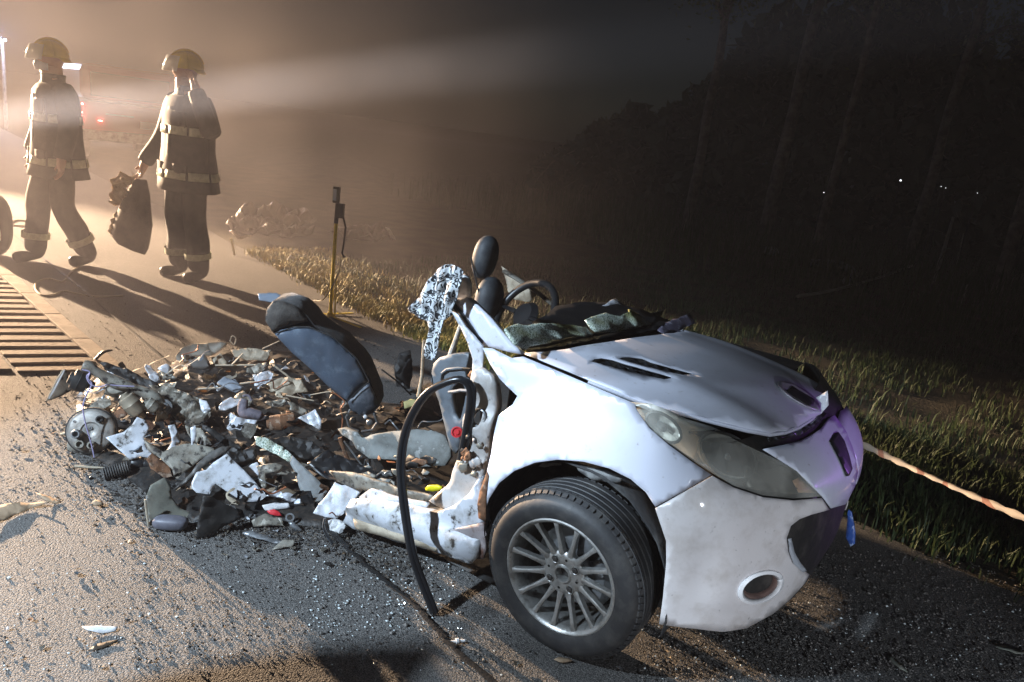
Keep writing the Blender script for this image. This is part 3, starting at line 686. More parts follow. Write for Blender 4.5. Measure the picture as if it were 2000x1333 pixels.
# --- wheel
def wheel(center, sgn, full=True):
    wt = thing('wheel', (0, 0, 0), None, None); wt.location = Vector(c2w(center))-car.location; wt.parent = car
    # local Z of the lathe = outward axle direction
    ax = Vector(RW@np.array((0, -sgn, -.035))).normalized(); xx = Vector(RW@np.array((1, 0, 0)))
    yy = ax.cross(xx).normalized(); xx = yy.cross(ax)
    M = Matrix.Translation(Vector(c2w(center))) @ Matrix((xx, yy, ax)).transposed().to_4x4()
    TR = .277
    prof = [(.186, .030), (.192, .040), (.205, .046), (.222, .050), (.238, .049), (.250, .043), (.2595, .032), (.2675, .018)]
    half = []
    for y0, y1 in ((.018, .004), (-.003, -.022), (-.029, -.048), (-.055, -.074), (-.081, -.100)):
        half += [(TR-.0085 if not half else TR-.009, y0+.0035), (TR, y0), (TR+.0, (y0+y1)/2), (TR, y1), (TR-.009, y1-.0035)]
    prof += half[1:]
    prof += [(.2675, -.112), (.2595, -.124), (.250, -.135), (.238, -.141), (.222, -.142), (.200, -.136), (.186, -.122)]
    mb = MB(); n = 96
    mb.lathe([(r, z) for r, z in prof], n, M)
    # flatten where it stands
    V = mb.v; mb.v = [(x, y, max(z, .009+.0005*random.random())) for x, y, z in V]
    tyre = mb.build('tyre', RUBBER, wt, angle=32)
    # shoulder tread blocks
    tb = MB()
    for k in range(72):
        a = 2*math.pi*k/72
        for (z0, z1, r0, r1) in ((.030, .012, .2615, .2735), (-.106, -.124, .2735, .2615)):
            da = .030
            vs = []
            for rr0, zz in ((r0, z0), (r1, z1)):
                for aa in (a-da, a+da):
                    for h in (-.002, .0045): vs.append(M @ Vector(((rr0+h)*math.cos(aa), (rr0+h)*math.sin(aa), zz)))
            vs = [(x, y, max(z, .0085)) for x, y, z in vs]
            tb.add(vs, [(1, 3, 7, 5), (0, 1, 5, 4), (2, 6, 7, 3), (0, 2, 3, 1), (4, 5, 7, 6)])
    tag(tb.build('tread_blocks', RUBBER, tyre, smooth=False), kind='stuff')
    # rim barrel and lip
    mb = MB(); mb.lathe([(.1875, .029), (.1905, .034), (.1905, .039), (.186, .0405), (.179, .037), (.174, .028), (.170, .010), (.168, -.03), (.172, -.10), (.184, -.118)], 64, M)
    mb.build('rim', ALLOY, wt)
    # hub disc with centre bore
    mb = MB(); mb.lathe([(.020, -.012), (.0215, .012), (.0235, .0185), (.027, .019), (.0285, .016), (.032, .0125), (.055, .013), (.068, .011), (.073, .006), (.073, -.012)], 40, M)
    mb.build('hub_disc', ALLOY, wt)
    mb = MB(); mb.lathe([(.0005, -.004), (.012, -.004), (.0205, -.010)], 20, M); mb.build('hub_cap_hole', DARKM, wt)
    for k in range(15):     # spokes
        a = 2*math.pi*k/15+.11
        ca, sa = math.cos(a), math.sin(a)
        secs = [(.064, .012, .012, .020), (.085, .0085, .017, .020), (.12, .0062, .023, .020), (.155, .0068, .031, .018), (.176, .0100, .0345, .014)]
        vs = []
        for r, hw, top, dep in secs:
            for (t, zz) in ((-hw, top-dep), (-hw*.9, top-.002), (-hw*.35, top), (hw*.35, top), (hw*.9, top-.002), (hw, top-dep)):
                vs.append(M @ Vector((r*ca-t*sa, r*sa+t*ca, zz)))
        fs = [(i*6+j, i*6+j+1, (i+1)*6+j+1, (i+1)*6+j) for i in range(4) for j in range(5)]
        MB().add(vs, fs).build('spoke', ALLOY, wt, angle=50)
    for k in range(4):      # lug recesses and nuts
        a = 2*math.pi*k/4+R(38); r = .051
        Mk = M @ Matrix.Translation((r*math.cos(a), r*math.sin(a), .0135))
        mb = MB(); mb.lathe([(.0135, .001), (.0125, .0025), (.0105, .001), (.0100, -.001)], 20, Mk); mb.build('lug_seat', ALLOY, wt)
        mb = MB(); mb.lathe([(.0101, -.0005), (.0092, .004), (.0075, .0062), (.0002, .0065)], 6, Mk); mb.build('lug_nut', DARKM, wt, smooth=False)
        a2 = a+math.pi/4; Mk = M @ Matrix.Translation((r*math.cos(a2), r*math.sin(a2), .0133))
        mb = MB(); mb.lathe([(.0045, .0008), (.0002, .0009)], 12, Mk); mb.build('bolt_hole', SOOT, wt, smooth=False)
    # brake disc and caliper
    mb = MB(); mb.lathe([(.030, -.055), (.128, -.055), (.130, -.060), (.128, -.070), (.03, -.070)], 48, M); mb.build('brake_disc', GREYM, wt)
    rows = []
    for a in np.linspace(R(-35), R(40), 9):
        rows.append([M @ Vector((r*math.cos(a), r*math.sin(a), z)) for r, z in ((.085, -.03), (.10, -.018), (.128, -.016), (.146, -.03), (.148, -.075), (.09, -.08))])
    MB().grid(rows).build('brake_caliper', GREYM, wt, thick=.004)
    if True:   # closing plate behind the wheel
        mb = MB(); mb.lathe([(.0, -.105), (.165, -.105)], 40, M); mb.build('splash_plate', SOOT, wt, smooth=False)
    return wt
wheel(HUB, 1)
wheel((0, .74, .275), -1)

# --- A pillar, hinge pillar, sill
AP = z5((382, 455), (402, 436), (470, 428), (520, 468), (600, 545), (690, 650), (772, 742), (700, 728), (620, 706), (545, 690), (520, 612), (486, 556), (440, 500))
px_panel('windscreen_pillar', AP, cpl(1, -.645), PAINT, car, 11, .022, amp=.006, sc=8)
px_panel('pillar_stub', z5((412, 320), (432, 300), (462, 318), (472, 360), (470, 436), (404, 446), (400, 400)), cpl(1, -.615), TORN, car, 10, .02, amp=.01, sc=14)
sealpts = [cpl(1, -.665)(*p) for p in z5((392, 330), (384, 400), (380, 460), (420, 520), (470, 590), (510, 650), (535, 692))]
MB().tube([c2w(p) for p in spline(sealpts, 5)], .010, 8).build('door_seal', GLOSSR, car)
sealpts = [cpl(1, -.630)(*p) for p in z5((500, 452), (560, 510), (640, 590), (710, 670), (770, 740))]
MB().tube([c2w(p) for p in spline(sealpts, 5)], .006, 8).build('windscreen_seal', GLOSSR, car)
px_panel('inner_flange', z5((378, 505), (410, 520), (452, 590), (500, 640), (545, 700), (550, 760), (548, 830), (528, 930), (502, 938), (492, 850), (494, 770), (468, 680), (432, 608)), cpl(1, -.690), TORN, car, 10, .006, amp=.006, sc=14)
def z4(*pts): return [(x/2.898+450, y/2.898+540) for x, y in pts]
HP = z4((1392, 532), (1440, 520), (1500, 560), (1521, 615), (1518, 700), (1500, 800), (1484, 900), (1462, 1030), (1440, 1150), (1425, 1330), (1290, 1340), (1150, 1262), (1230, 1190), (1282, 1085), (1300, 1040), (1345, 960), (1330, 905), (1340, 800), (1368, 665))
hole = z4(*[(1405+34*math.cos(a), 800+44*math.sin(a)) for a in np.linspace(0, 6.283, 15)[:-1]])
def hpd(p):
    return p+np.array((0, .010*math.sin(p[2]*38)+.006*noise.noise(Vector((p[0]*14, p[2]*14, 0))), 0))
hpil = px_panel('hinge_pillar', HP, cpl(1, -.705), PILLAR, car, 10, .030, holes=[hole], dispn=hpd)
px_panel('pillar_cavity', z4((1360, 740), (1450, 740), (1460, 860), (1350, 860)), cpl(1, -.655), SOOT, hpil, 12, .003)
MB().tube([c2w(cpl(1, -.722)(*p)) for p in z4(*[(1405+38*math.cos(a), 800+48*math.sin(a)) for a in np.linspace(0, 6.283, 22)])], .0035, 6).build('hole_rim', GREYM, hpil)
MB().tube([c2w(cpl(1, -.720)(*p)) for p in z4((1518, 868), (1521, 866))], .006, 10).build('pillar_bolt', GREYM, hpil)
px_panel('pillar_bracket', z4((1345, 560), (1360, 535), (1392, 528), (1400, 560), (1370, 585)), cpl(1, -.72), RUST, hpil, 8, .006)
for k in range(16):   # torn metal tabs round the lower hinge
    x, y = 1310+random.random()*110, 900+random.random()*220; s = 12+random.random()*22; a0 = random.random()*6
    px_panel('torn_tab', z4(*[(x+s*(.6+random.random()*.6)*math.cos(a0+q*1.25), y+s*(.6+random.random()*.8)*math.sin(a0+q*1.25)) for q in range(5)]), cpl(1, -.735-.012*random.random()), random.choice([PILLAR, SOOT, DUSTY, RUST]), hpil, 9, .003, amp=.012, sc=30)
# sill: a pressed box section running back from the hinge pillar, sagging to the ground
SILL = [(690, 985), (705, 972), (760, 978), (820, 990), (862, 998), (895, 985), (925, 960), (944, 930), (948, 985), (950, 1040), (946, 1080), (925, 1092), (885, 1078), (850, 1066), (800, 1056), (740, 1040), (700, 1030), (680, 1015)]
def silld(p):
    return p+np.array((0, -.030*math.exp(-((p[2]-.22-.10*(p[0]+.3))/.035)**2)+.006*noise.noise(Vector((p[0]*12, p[2]*12, 4))), 0))
sill = px_panel('sill', SILL, cpl(1, -.735), TORN, car, 11, .05, dispn=silld)
RIML = mat('rust edge paint', (.34, .30, .30), .5, 0, var=(.14, .07, .05), vscale=14, vlo=.46, vhi=.6, bump=.1)
px_panel('sill_end', [(862, 1040), (900, 1030), (946, 1020), (950, 1075), (944, 1092), (920, 1092), (890, 1080), (866, 1066)], cpl(1, -.765), RIML, sill, 10, .012, amp=.006, sc=12)
px_panel('sill_skirt', [(690, 1012), (740, 1030), (800, 1048), (855, 1062), (852, 1078), (800, 1062), (740, 1046), (695, 1034)], cpl(1, -.770), WOODC, sill, 12, .004, amp=.005, sc=12)
px_panel('fender_edge', [(938, 960), (952, 920), (956, 930), (950, 970), (950, 1020), (936, 1012), (934, 985)], cpl(1, -.772), RUST, car, 9, .004, amp=.004)
# sill tread: door aperture rubber and step
MB().tube([c2w(q) for q in spline([cpl(1, -.66)(*p) for p in z4((480, 1085), (560, 1140), (700, 1150), (800, 1180), (900, 1215), (1000, 1240), (1100, 1262), (1180, 1240), (1250, 1170), (1290, 1090))], 6)], .011, 8, flat=.6).build('aperture_seal', GLOSSR, car)
px_panel('step_plate', z4((560, 1100), (700, 1110), (850, 1160), (1000, 1210), (1150, 1240), (1140, 1275), (1000, 1262), (860, 1235), (700, 1195), (600, 1160)), cpl(1, -.69), DUSTY, car, 10, .01, amp=.012, sc=14)
px_panel('step_plate', z4((800, 1200), (960, 1250), (1130, 1285), (1110, 1330), (960, 1318), (800, 1290), (730, 1250)), cpl(1, -.725), TORN, car, 10, .01, amp=.012, sc=14)
# --- dashboard, dash end, windscreen remains, wheel, headrest
def lift_pl(p0, n):
    n = np.array(n, float); p0 = np.array(p0, float)
    def f(px, py):
        o, d = car_ray(px, py); return o+d*(((p0-o)@n)/(d@n))
    return f
dashl = lift_pl((-.46, 0, .885), (.25, 0, 1))
px_panel('dashboard', [(1000, 668), (1030, 650), (1060, 622), (1085, 604), (1130, 596), (1190, 598), (1245, 608), (1290, 625), (1320, 636), (1265, 646), (1200, 656), (1110, 668), (1040, 680)], dashl, BLACKP, car, 14, .03, amp=.03, sc=9)
px_panel('cowl_panel', [(1005, 672), (1060, 664), (1130, 655), (1200, 643), (1280, 628), (1335, 632), (1290, 644), (1200, 660), (1110, 675), (1035, 686)], lift_pl((-.42, 0, .865), (.1, 0, 1)), BLACKP, car, 12, .006, amp=.01, sc=9)
def glassmat():
    m = bpy.data.materials.new('crazed windscreen glass'); m.use_nodes = True; nt = m.node_tree; N = nt.nodes; L = nt.links; b = N['Principled BSDF']
    tc = N.new('ShaderNodeTexCoord'); v = N.new('ShaderNodeTexVoronoi'); v.feature = 'DISTANCE_TO_EDGE'; v.inputs['Scale'].default_value = 110; L.new(tc.outputs['Object'], v.inputs['Vector'])
    r = N.new('ShaderNodeValToRGB'); r.color_ramp.elements[0].color = (.75, .82, .74, 1); r.color_ramp.elements[1].color = (.26, .33, .26, 1); r.color_ramp.elements[0].position = .02; r.color_ramp.elements[1].position = .2
    L.new(v.outputs['Distance'], r.inputs[0])
    t = N.new('ShaderNodeTexNoise'); t.inputs['Scale'].default_value = 7; t.inputs['Detail'].default_value = 5; L.new(tc.outputs['Object'], t.inputs['Vector'])
    mx = N.new('ShaderNodeMix'); mx.data_type = 'RGBA'; mx.inputs[7].default_value = (.26, .26, .11, 1); L.new(r.outputs[0], mx.inputs[6])
    q = N.new('ShaderNodeMapRange'); q.inputs['From Min'].default_value = .45; q.inputs['From Max'].default_value = .65; L.new(t.outputs['Fac'], q.inputs['Value']); L.new(q.outputs[0], mx.inputs[0])
    L.new(mx.outputs[2], b.inputs['Base Color']); b.inputs['Roughness'].default_value = .25; b.inputs['Specular IOR Level'].default_value = .8
    bp = N.new('ShaderNodeBump'); bp.inputs['Strength'].default_value = .8; bp.inputs['Distance'].default_value = .004; L.new(v.outputs['Distance'], bp.inputs['Height']); L.new(bp.outputs[0], b.inputs['Normal'])
    return m
CRAZED = glassmat()
wsl = lift_pl((-.36, 0, .930), (.9, 0, 1))
for poly in ([(988, 642), (1010, 634), (1035, 638), (1060, 632), (1100, 634), (1150, 640), (1160, 655), (1110, 660), (1060, 672), (1022, 682), (1000, 668)],
             [(1148, 625), (1180, 612), (1210, 620), (1232, 604), (1255, 620), (1272, 634), (1235, 640), (1205, 650), (1165, 648)]):
    px_panel('shattered_windscreen', poly, wsl, CRAZED, car, 7, .006, amp=.035, sc=13)
px_panel('windscreen_fragment', [(1172, 600), (1200, 583), (1225, 600), (1240, 612), (1205, 602), (1180, 606)], lift_pl((-.55, 0, .95), (.6, 0, 1)), TORN, car, 8, .004, amp=.01, sc=20)
px_panel('torn_plastic', [(1285, 645), (1300, 632), (1345, 612), (1357, 632), (1330, 645), (1300, 655)], lift_pl((-.30, 0, .93), (.5, 0, 1)), mat('torn purple grey plastic', (.10, .09, .13), .4, var=(.25, .25, .3), vscale=40, vlo=.55, vhi=.62), car, 8, .004, amp=.02, sc=22)
# steering wheel
sc_ = cpl(1, .10)(1024, 616)
sn = Vector(RW@np.array((-.30, -.80, .55))).normalized(); sx = sn.cross(Vector((0, 0, 1))).normalized(); sy = sn.cross(sx)
cw = Vector(c2w(sc_))
MB().tube([cw+sx*.165*math.cos(a)+sy*.165*math.sin(a) for a in np.linspace(0, 2*math.pi, 40)], .017, 10, cap=False).build('steering_wheel', BLACKP, car)
stw = [o for o in car.children if o.name.startswith('steering_wheel')][0]
mb = MB(); Mw = Matrix.Translation(cw) @ Matrix((sx, sy, sn)).transposed().to_4x4()
mb.lathe([(.0, .02), (.05, .015), (.07, -.01), (.05, -.04)], 20, Mw); mb.build('steering_hub', BLACKP, stw)
for a in (R(0), R(180), R(90)):
    MB().tube([cw+(sx*math.cos(a)+sy*math.sin(a))*.05, cw+(sx*math.cos(a)+sy*math.sin(a))*.165], [.022, .014], 8, flat=.5).build('steering_spoke', BLACKP, stw)
MB().tube([cw, cw-sn*.3], [.03, .04], 10).build('steering_column', BLACKP, stw)
# driver seat top with upright headrest
def blob(c, rx, ry, rz, M=None, n=18, m=12, pw=2.0):
    rows = []
    for i in range(m+1):
        ph = -math.pi/2+math.pi*i/m; row = []
        for j in range(n+1):
            a = 2*math.pi*j/n; f = lambda v: np.sign(v)*abs(v)**(2/pw)
            v = Vector((rx*f(math.cos(ph))*f(math.cos(a)), ry*f(math.cos(ph))*f(math.sin(a)), rz*f(math.sin(ph))))
            row.append((M @ v if M is not None else v)+Vector(c))
        rows.append(row)
    return MB().grid(rows)
MR = Matrix(RW.tolist())
ds = cpl(1, .12)(955, 590); hr = cpl(1, .12)(948, 503)
dso = blob(c2w(ds), .055, .080, .115, MR, pw=2.3).build('driver_seat', HEADR, car)
blob(c2w(hr), .050, .066, .100, MR @ Matrix.Rotation(R(6), 3, 'Y'), pw=2.3).build('headrest', HEADR, dso)
MB().tube([c2w(ds), c2w(hr)], .008, 8).build('headrest_post', GREYM, dso)
MB().tube([c2w(cpl(1, .05)(*p)) for p in ((920, 502), (928, 540), (936, 575))], .004, 6).build('trim_rod', BLACKP, dso)
# far screen pillar, bent, with a scrap of headlining
MB().tube([c2w(cpl(1, .50)(*p)) for p in ((985, 530), (1010, 545), (1050, 572), (1095, 608))], [.022, .020, .018, .016], 8, flat=.5).build('far_pillar', DUSTY, car)
px_panel('headlining_scrap', [(978, 520), (1000, 538), (1030, 555), (1050, 575), (1035, 590), (1005, 585), (985, 560)], cpl(1, .50), WOODC, car, 9, .004, amp=.03, sc=14)
# far body post and door card seen through the cabin
MB().tube([c2w(cpl(1, .10)(*p)) for p in ((903, 625), (890, 665), (876, 705), (862, 735))], [.016, .02, .026, .028], 8, flat=.6).build('far_post', mat('cream post', (.50, .45, .40), .5, var=(.3, .25, .2), vscale=12), car)
MB().tube([c2w(cpl(1, .10)(*p)) for p in ((828, 665), (826, 700), (824, 735), (818, 775))], [.012, .013, .014, .02], 8, flat=.6).build('far_post', WOODC, car)
DE = z4((1155, 545), (1165, 490), (1200, 455), (1260, 438), (1330, 432), (1372, 436), (1400, 520), (1385, 600), (1360, 640), (1350, 760), (1330, 860), (1310, 960), (1285, 1000), (1262, 960), (1240, 870), (1215, 800), (1190, 700), (1165, 620))
dhole = z4((1262, 625), (1290, 600), (1325, 598), (1345, 640), (1335, 720), (1320, 800), (1300, 812), (1275, 770), (1258, 690))
de = px_panel('dash_end', DE, cpl(1, -.56), INNER, car, 11, .03, amp=.012, sc=7, holes=[dhole])
px_panel('dash_cavity', z4((1225, 580), (1345, 580), (1355, 830), (1230, 830)), cpl(1, -.50), SOOT, de, 12, .003)
MB().tube([c2w(cpl(1, -.585)(*p)) for p in z4((1190, 585), (1196, 550), (1225, 528), (1290, 520), (1360, 526))], .005, 6).build('dash_trim', INNER, de)
MB().tube([c2w(cpl(1, -.60)(*p)) for p in z4((1235, 655), (1270, 652), (1300, 645), (1390, 650))], .006, 6).build('dash_bracket', GREYM, de)
rc = c2w(cpl(1, -.60)(*z4((1280, 882))[0])); nrm = Vector(CC-rc).normalized()
Mr = Matrix.Translation(Vector(rc)) @ nrm.to_track_quat('Z', 'Y').to_matrix().to_4x4()
mb = MB(); mb.lathe([(.019, -.004), (.020, .006), (.0155, .007), (.0145, .002), (.009, .003), (.009, .008), (.0002, .008)], 24, Mr); mb.build('red_knob', REDP, de)
# floor pan hump (grey felt) and floor
FL = z4((618, 862), (660, 852), (740, 872), (760, 910), (800, 905), (850, 880), (960, 862), (1100, 850), (1200, 868), (1255, 890), (1290, 950), (1290, 1010), (1250, 1060), (1150, 1055), (1000, 1045), (880, 1040), (790, 1030), (720, 975), (705, 930), (640, 900))
def bulge(p): return p+np.array((0, -.05*math.cos(min(1.5, abs(p[2]-.30)*14))+.012*noise.noise(Vector((p[0]*10, p[2]*10, 1))), 0))
px_panel('tunnel_cover', FL, lift_pl((-.75, -.30, .30), (0, -1, .55)), FOAM, car, 10, .02, amp=.02, sc=9, dispn=bulge)
mb = MB(); rows = []
for i in range(14):
    X = -1.35+i*.08; rows.append([c2w((X, Y, .05+.03*noise.noise(Vector((X*6, Y*6, 0))))) for Y in np.linspace(-.66, .6, 14)])
mb.grid(rows); mb.build('floor_pan', SOOT, car, thick=.004)
px_panel('buckle', z4((1108, 1198), (1120, 1184), (1170, 1182), (1200, 1190), (1196, 1208), (1150, 1216), (1112, 1210)), cpl(1, -.60), YELLB, car, 8, .012)
MB().tube([c2w(cpl(1, -.25)(*p)) for p in z4((745, 1052), (800, 1056), (860, 1048), (935, 1054))], .004, 6).build('wire', COPPER, car)
for k in range(26):   # crushed odds and ends on the floor
    x, y = 680+random.random()*560, 1020+random.random()*180
    s = 18+random.random()*40; a0 = random.random()*6
    px_panel('floor_scrap', z4(*[(x+s*(.5+random.random())*math.cos(a0+q*1.25), y+s*.5*(.5+random.random())*math.sin(a0+q*1.25)) for q in range(5)]), cpl(1, -.25-.35*random.random()), random.choice([SOOT, SOOT, DUSTY, BLACKP, RUST, FOAM]), car, 10, .004, amp=.03, sc=14)
# ================================================================== TORN REAR OF THE CAR AND SCATTERED WRECKAGE
def zA(*p): return [(x/4.938+80, y/4.938+670) for x, y in p]
def zB(*p): return [(x/4.545+280, y/4.545+830) for x, y in p]
def zC(*p): return [(x/4.762+340, y/4.762+640) for x, y in p]
def heap_plane(poly, z0, tilt, az, base=None):
    b = base or max(poly, key=lambda q: q[1])
    P0 = onz(b[0], b[1], z0); d = CC-P0; d[2] = 0; d /= np.linalg.norm(d)
    a = R(az); d = np.array((d[0]*math.cos(a)-d[1]*math.sin(a), d[0]*math.sin(a)+d[1]*math.cos(a), 0))
    n = d*math.cos(R(tilt))+np.array((0, 0, math.sin(R(tilt))))
    return P0, n
def sheet(name, poly, z0, tilt, az, material, amp=.012, thick=.003, step=7, sc=14, label=None, cat=None, group=None, parent=None, holes=(), base=None, rnd=0, ridge=True, build=True):
    P0, n = heap_plane(poly, z0, tilt, az, base)
    pts = [tuple(q) for q in spline(list(poly)+[poly[0]], rnd)[:-1]] if rnd > 1 else poly
    V, F = cdt(pts, step, holes); seed = random.random()*50
    mb = MB(); W = []
    for v in V:
        p = on_plane(v[0], v[1], P0, n); q = Vector(p)*sc+Vector((seed, 0, 0))
        h = noise.noise(q)
        if ridge: h = (abs(h)*1.6-.4)+.35*noise.noise(q*2.7)
        p = p+n*amp*h
        p[2] = max(p[2], .010)
        W.append(p)
    mb.add(W, F)
    o = mb.build(name, material, parent, thick=thick, angle=18)
    if label: tag(o, label, cat, group)
    return o
def pxtube(pts, z0, tilt=0, az=0, base=None):
    P0, n = heap_plane(pts, z0, tilt, az, base)
    return [on_plane(x, y, P0, n) for x, y in pts]

# --- crushed floor underneath the heap, coloured dark for the shade in its crevices
FOOT = [(150, 880), (230, 925), (310, 985), (380, 1025), (470, 1015), (560, 1028), (640, 1040), (720, 1020), (860, 985), (905, 880), (840, 800), (745, 790), (690, 720), (560, 690), (430, 690), (350, 705), (300, 735), (200, 730), (150, 790)]
FG = [tuple(onz(*p)[:2]) for p in FOOT]
def inpoly(p, pl):
    r = False; j = len(pl)-1
    for i in range(len(pl)):
        if (pl[i][1] > p[1]) != (pl[j][1] > p[1]) and p[0] < (pl[j][0]-pl[i][0])*(p[1]-pl[i][1])/(pl[j][1]-pl[i][1]+1e-12)+pl[i][0]: r = not r
        j = i
    return r
FGA = np.array(FG)
def edge_dist(x, y):
    d = 9
    for i in range(len(FG)):
        a = FGA[i]; b = FGA[(i+1) % len(FG)]; ab = b-a; t = np.clip(((np.array((x, y))-a)@ab)/(ab@ab), 0, 1); d = min(d, float(np.hypot(*(a+ab*t-(x, y)))))
    return d
def mound(x, y):
    if not inpoly((x, y), FG): return .01
    e = min(1, edge_dist(x, y)/.34)
    return .012+e**.7*(.045+.035*noise.noise(Vector((x*3.1, y*3.1, 2)))+.05*abs(noise.noise(Vector((x*9, y*9, 7)))))
V, F = cdt(FG, .035)
mb = MB(); mb.add([(x, y, mound(x, y)+.02*noise.noise(Vector((x*22, y*22, 1)))*min(1, edge_dist(x, y)/.1)) for x, y in V], F)
tag(mb.build('crushed_floor', mat('shade-dark floor metal', (.016, .015, .014), .55, .3, var=(.06, .05, .042), vscale=9, vlo=.48, vhi=.66, var2=(.10, .06, .035), v2scale=20, v2lo=.6, v2hi=.7, bump=.4, bscale=40), thick=.003, angle=25), 'flattened car floor, darkened for shade in the crevices, under the whole heap of torn metal', 'car floor')

# --- rear axle and what hangs on it (left end of the heap)
ax = thing('rear_axle', tuple(onz(240, 880)), 'pale bent rear axle beam with bushing lying across the left of the heap', 'axle')
ap = pxtube(zA((400, 215), (470, 240), (560, 295), (700, 370), (860, 430), (1000, 478), (1110, 540), (1185, 620)), .02, 12, 0, base=(240, 880))
MB().tube(spline(ap, 5), [.024+.004*math.sin(i*.5) for i in range(len(spline(ap, 5)))], 10).build('beam', DUSTY, ax)
c = Vector(ap[-1]); dn = Vector(CC-ap[-1]).normalized(); Mb = Matrix.Translation(c) @ dn.to_track_quat('Z', 'Y').to_matrix().to_4x4()
mb = MB(); mb.lathe([(.006, .012), (.010, .020), (.018, .020), (.022, .012), (.034, .012), (.037, .0), (.037, -.03)], 24, Mb); mb.build('bushing', GREYM, ax)
q = pxtube(zA((1170, 660), (1165, 740), (1190, 720)), .02, 12, 0, base=(240, 880)); MB().tube(q, [.024, .028, .012], 10).build('knuckle', DUSTY, ax)
q = pxtube(zA((620, 450), (700, 470), (800, 480), (860, 500)), .02, 18, 0, base=(240, 880)); MB().tube(q, [.02, .026, .026, .02], 10).build('link_arm', DUSTY, ax)
# second bar and bracket
def ptube(name, pts, z0, rad, material, label, cat, tilt=10, az=0, base=None, n=8, group=None, parent=None, k=5, flat=1.0):
    q = spline(pxtube(pts, z0, tilt, az, base), k)
    rr = rad if not hasattr(rad, '__len__') else list(np.interp(np.linspace(0, 1, len(q)), np.linspace(0, 1, len(rad)), rad))
    o = MB().tube([(a[0], a[1], max(a[2], .012)) for a in q], rr, n, flat=flat).build(name, material, parent)
    if label: tag(o, label, cat, group)
    return o
def canister(name, a, b, r, z0, material, label, base, tilt=12):
    p = pxtube([a, b], z0, tilt, 0, base); A, B = Vector(p[0]), Vector(p[1]); d = (B-A)
    M = Matrix.Translation(A) @ d.normalized().to_track_quat('Z', 'Y').to_matrix().to_4x4(); L = d.length
    mb = MB(); mb.lathe([(0.001, 0), (r*.55, 0), (r*.6, .012), (r*.95, .016), (r, .026), (r, L*.45), (r*1.04, L*.47), (r*1.0, L*.5), (r, L-.022), (r*.9, L-.01), (r*.4, L-.006), (r*.38, L+.02), (.001, L+.02)], 22, M)
    return tag(mb.build(name, material), label, 'canister')
canister('damper_canister', zA((790, 500))[0], zA((960, 690))[0], .036, .05, mat('tan canister', (.27, .23, .17), .5, .3, var=(.15, .12, .09), vscale=12), 'tan cylindrical damper canister slanting below the bent axle beam', (255, 880))
canister('damper_canister', zA((990, 560))[0], zA((1130, 650))[0], .030, .06, DUSTY, 'shorter dusty canister tucked behind the axle bushing', (290, 870))
canister('rusty_drum', zC((860, 900))[0], zC((1140, 870))[0], .040, .03, RUST, 'rust brown drum lying among the scraps in the middle of the heap', (560, 850))
canister('sooty_drum', zA((270, 330))[0], zA((470, 400))[0], .045, .08, SOOT, 'sooty black drum behind the lilac wire at the left end of the heap', (170, 850))
sheet('curved_flap', zA((50, 562), (95, 480), (150, 380), (205, 262), (240, 255), (265, 330), (280, 390), (312, 450), (200, 512), (120, 545)), .06, 25, 25, DUSTY, .01, .004, label='curved dusty metal flap sticking out at the far left of the heap', cat='metal panel')
for off, m_ in ((0, WOODC), (22, PAPER)):
    ptube('edge_strip', zA((55+off, 560-off), (110+off, 450-off*.3), (165+off, 340), (215+off*.6, 262)), .07, .004, m_, 'pale trim strip along the curved flap' if off else 'cream outer trim strip along the curved flap', 'trim strip', base=(92, 784))
# brake backing plate
bp_ = thing('brake_plate', tuple(onz(178, 890)), 'round grey brake backing plate standing on edge at the lower left of the heap', 'brake plate')
P0, n = heap_plane(zA((480, 1080)), .02, 22, -12); cc = on_plane(*zA((480, 850))[0], P0, n)
nv = Vector(n); Mp = Matrix.Translation(Vector(cc)) @ nv.to_track_quat('Z', 'Y').to_matrix().to_4x4()
rp = .094
mb = MB(); mb.lathe([(.001, .002), (rp*.35, .002), (rp*.42, .008), (rp*.6, .006), (rp*.85, .004), (rp*.97, -.004), (rp, -.012)], 40, Mp); mb.build('plate', mat('plate metal', (.27, .26, .24), .5, .4, var=(.16, .14, .12), vscale=14, bump=.1), bp_, thick=.003)
mb = MB(); mb.lathe([(rp*1.0, -.006), (rp*1.06, -.010), (rp*1.08, -.03), (rp*1.0, -.034)], 40, Mp); mb.build('drum_rim', SOOT, bp_)
def on_plate(dx, dy, r0, L, m_, nm):
    M = Mp @ Matrix.Translation((dx, dy, 0)); mb = MB(); mb.lathe([(r0, 0), (r0, L*.8), (r0*.85, L), (r0*.6, L), (r0*.55, L*.5), (.0005, L*.5)], 18, M); mb.build(nm, m_, bp_)
on_plate(-.048, -.012, .019, .050, GREYM, 'stub_axle'); on_plate(.034, .050, .016, .025, SOOT, 'wheel_cylinder'); on_plate(-.062, .040, .006, .010, GREYM, 'bolt'); on_plate(.045, -.01, .006, .01, GREYM, 'bolt'); on_plate(.0, .012, .007, .01, GREYM, 'bolt'); on_plate(.01, -.06, .018, .03, DUSTY, 'adjuster'); on_plate(-.035, -.055, .02, .03, DUSTY, 'adjuster')
tag(blob(onz(148, 870, .02), .03, .035, .045, n=14, m=9, pw=2.6).build('bearing_housing', DUSTY), 'lumpy dusty bearing housing against the left of the brake plate', 'car part')
ptube('lilac_wire', zA((395, 260), (470, 280), (455, 340), (490, 400), (440, 500), (405, 620), (430, 780), (465, 900), (492, 1000), (515, 1105)), .02, .0028, LILAC, 'thin lilac wire hanging down in front of the brake plate', 'wire', tilt=4, base=(183, 893))
ptube('lilac_wire', zA((470, 290), (440, 330), (480, 400), (560, 425), (640, 405), (760, 415), (900, 420)), .02, .0025, LILAC, 'thin lilac wire running along the axle beam', 'wire', tilt=9, base=(240, 885))
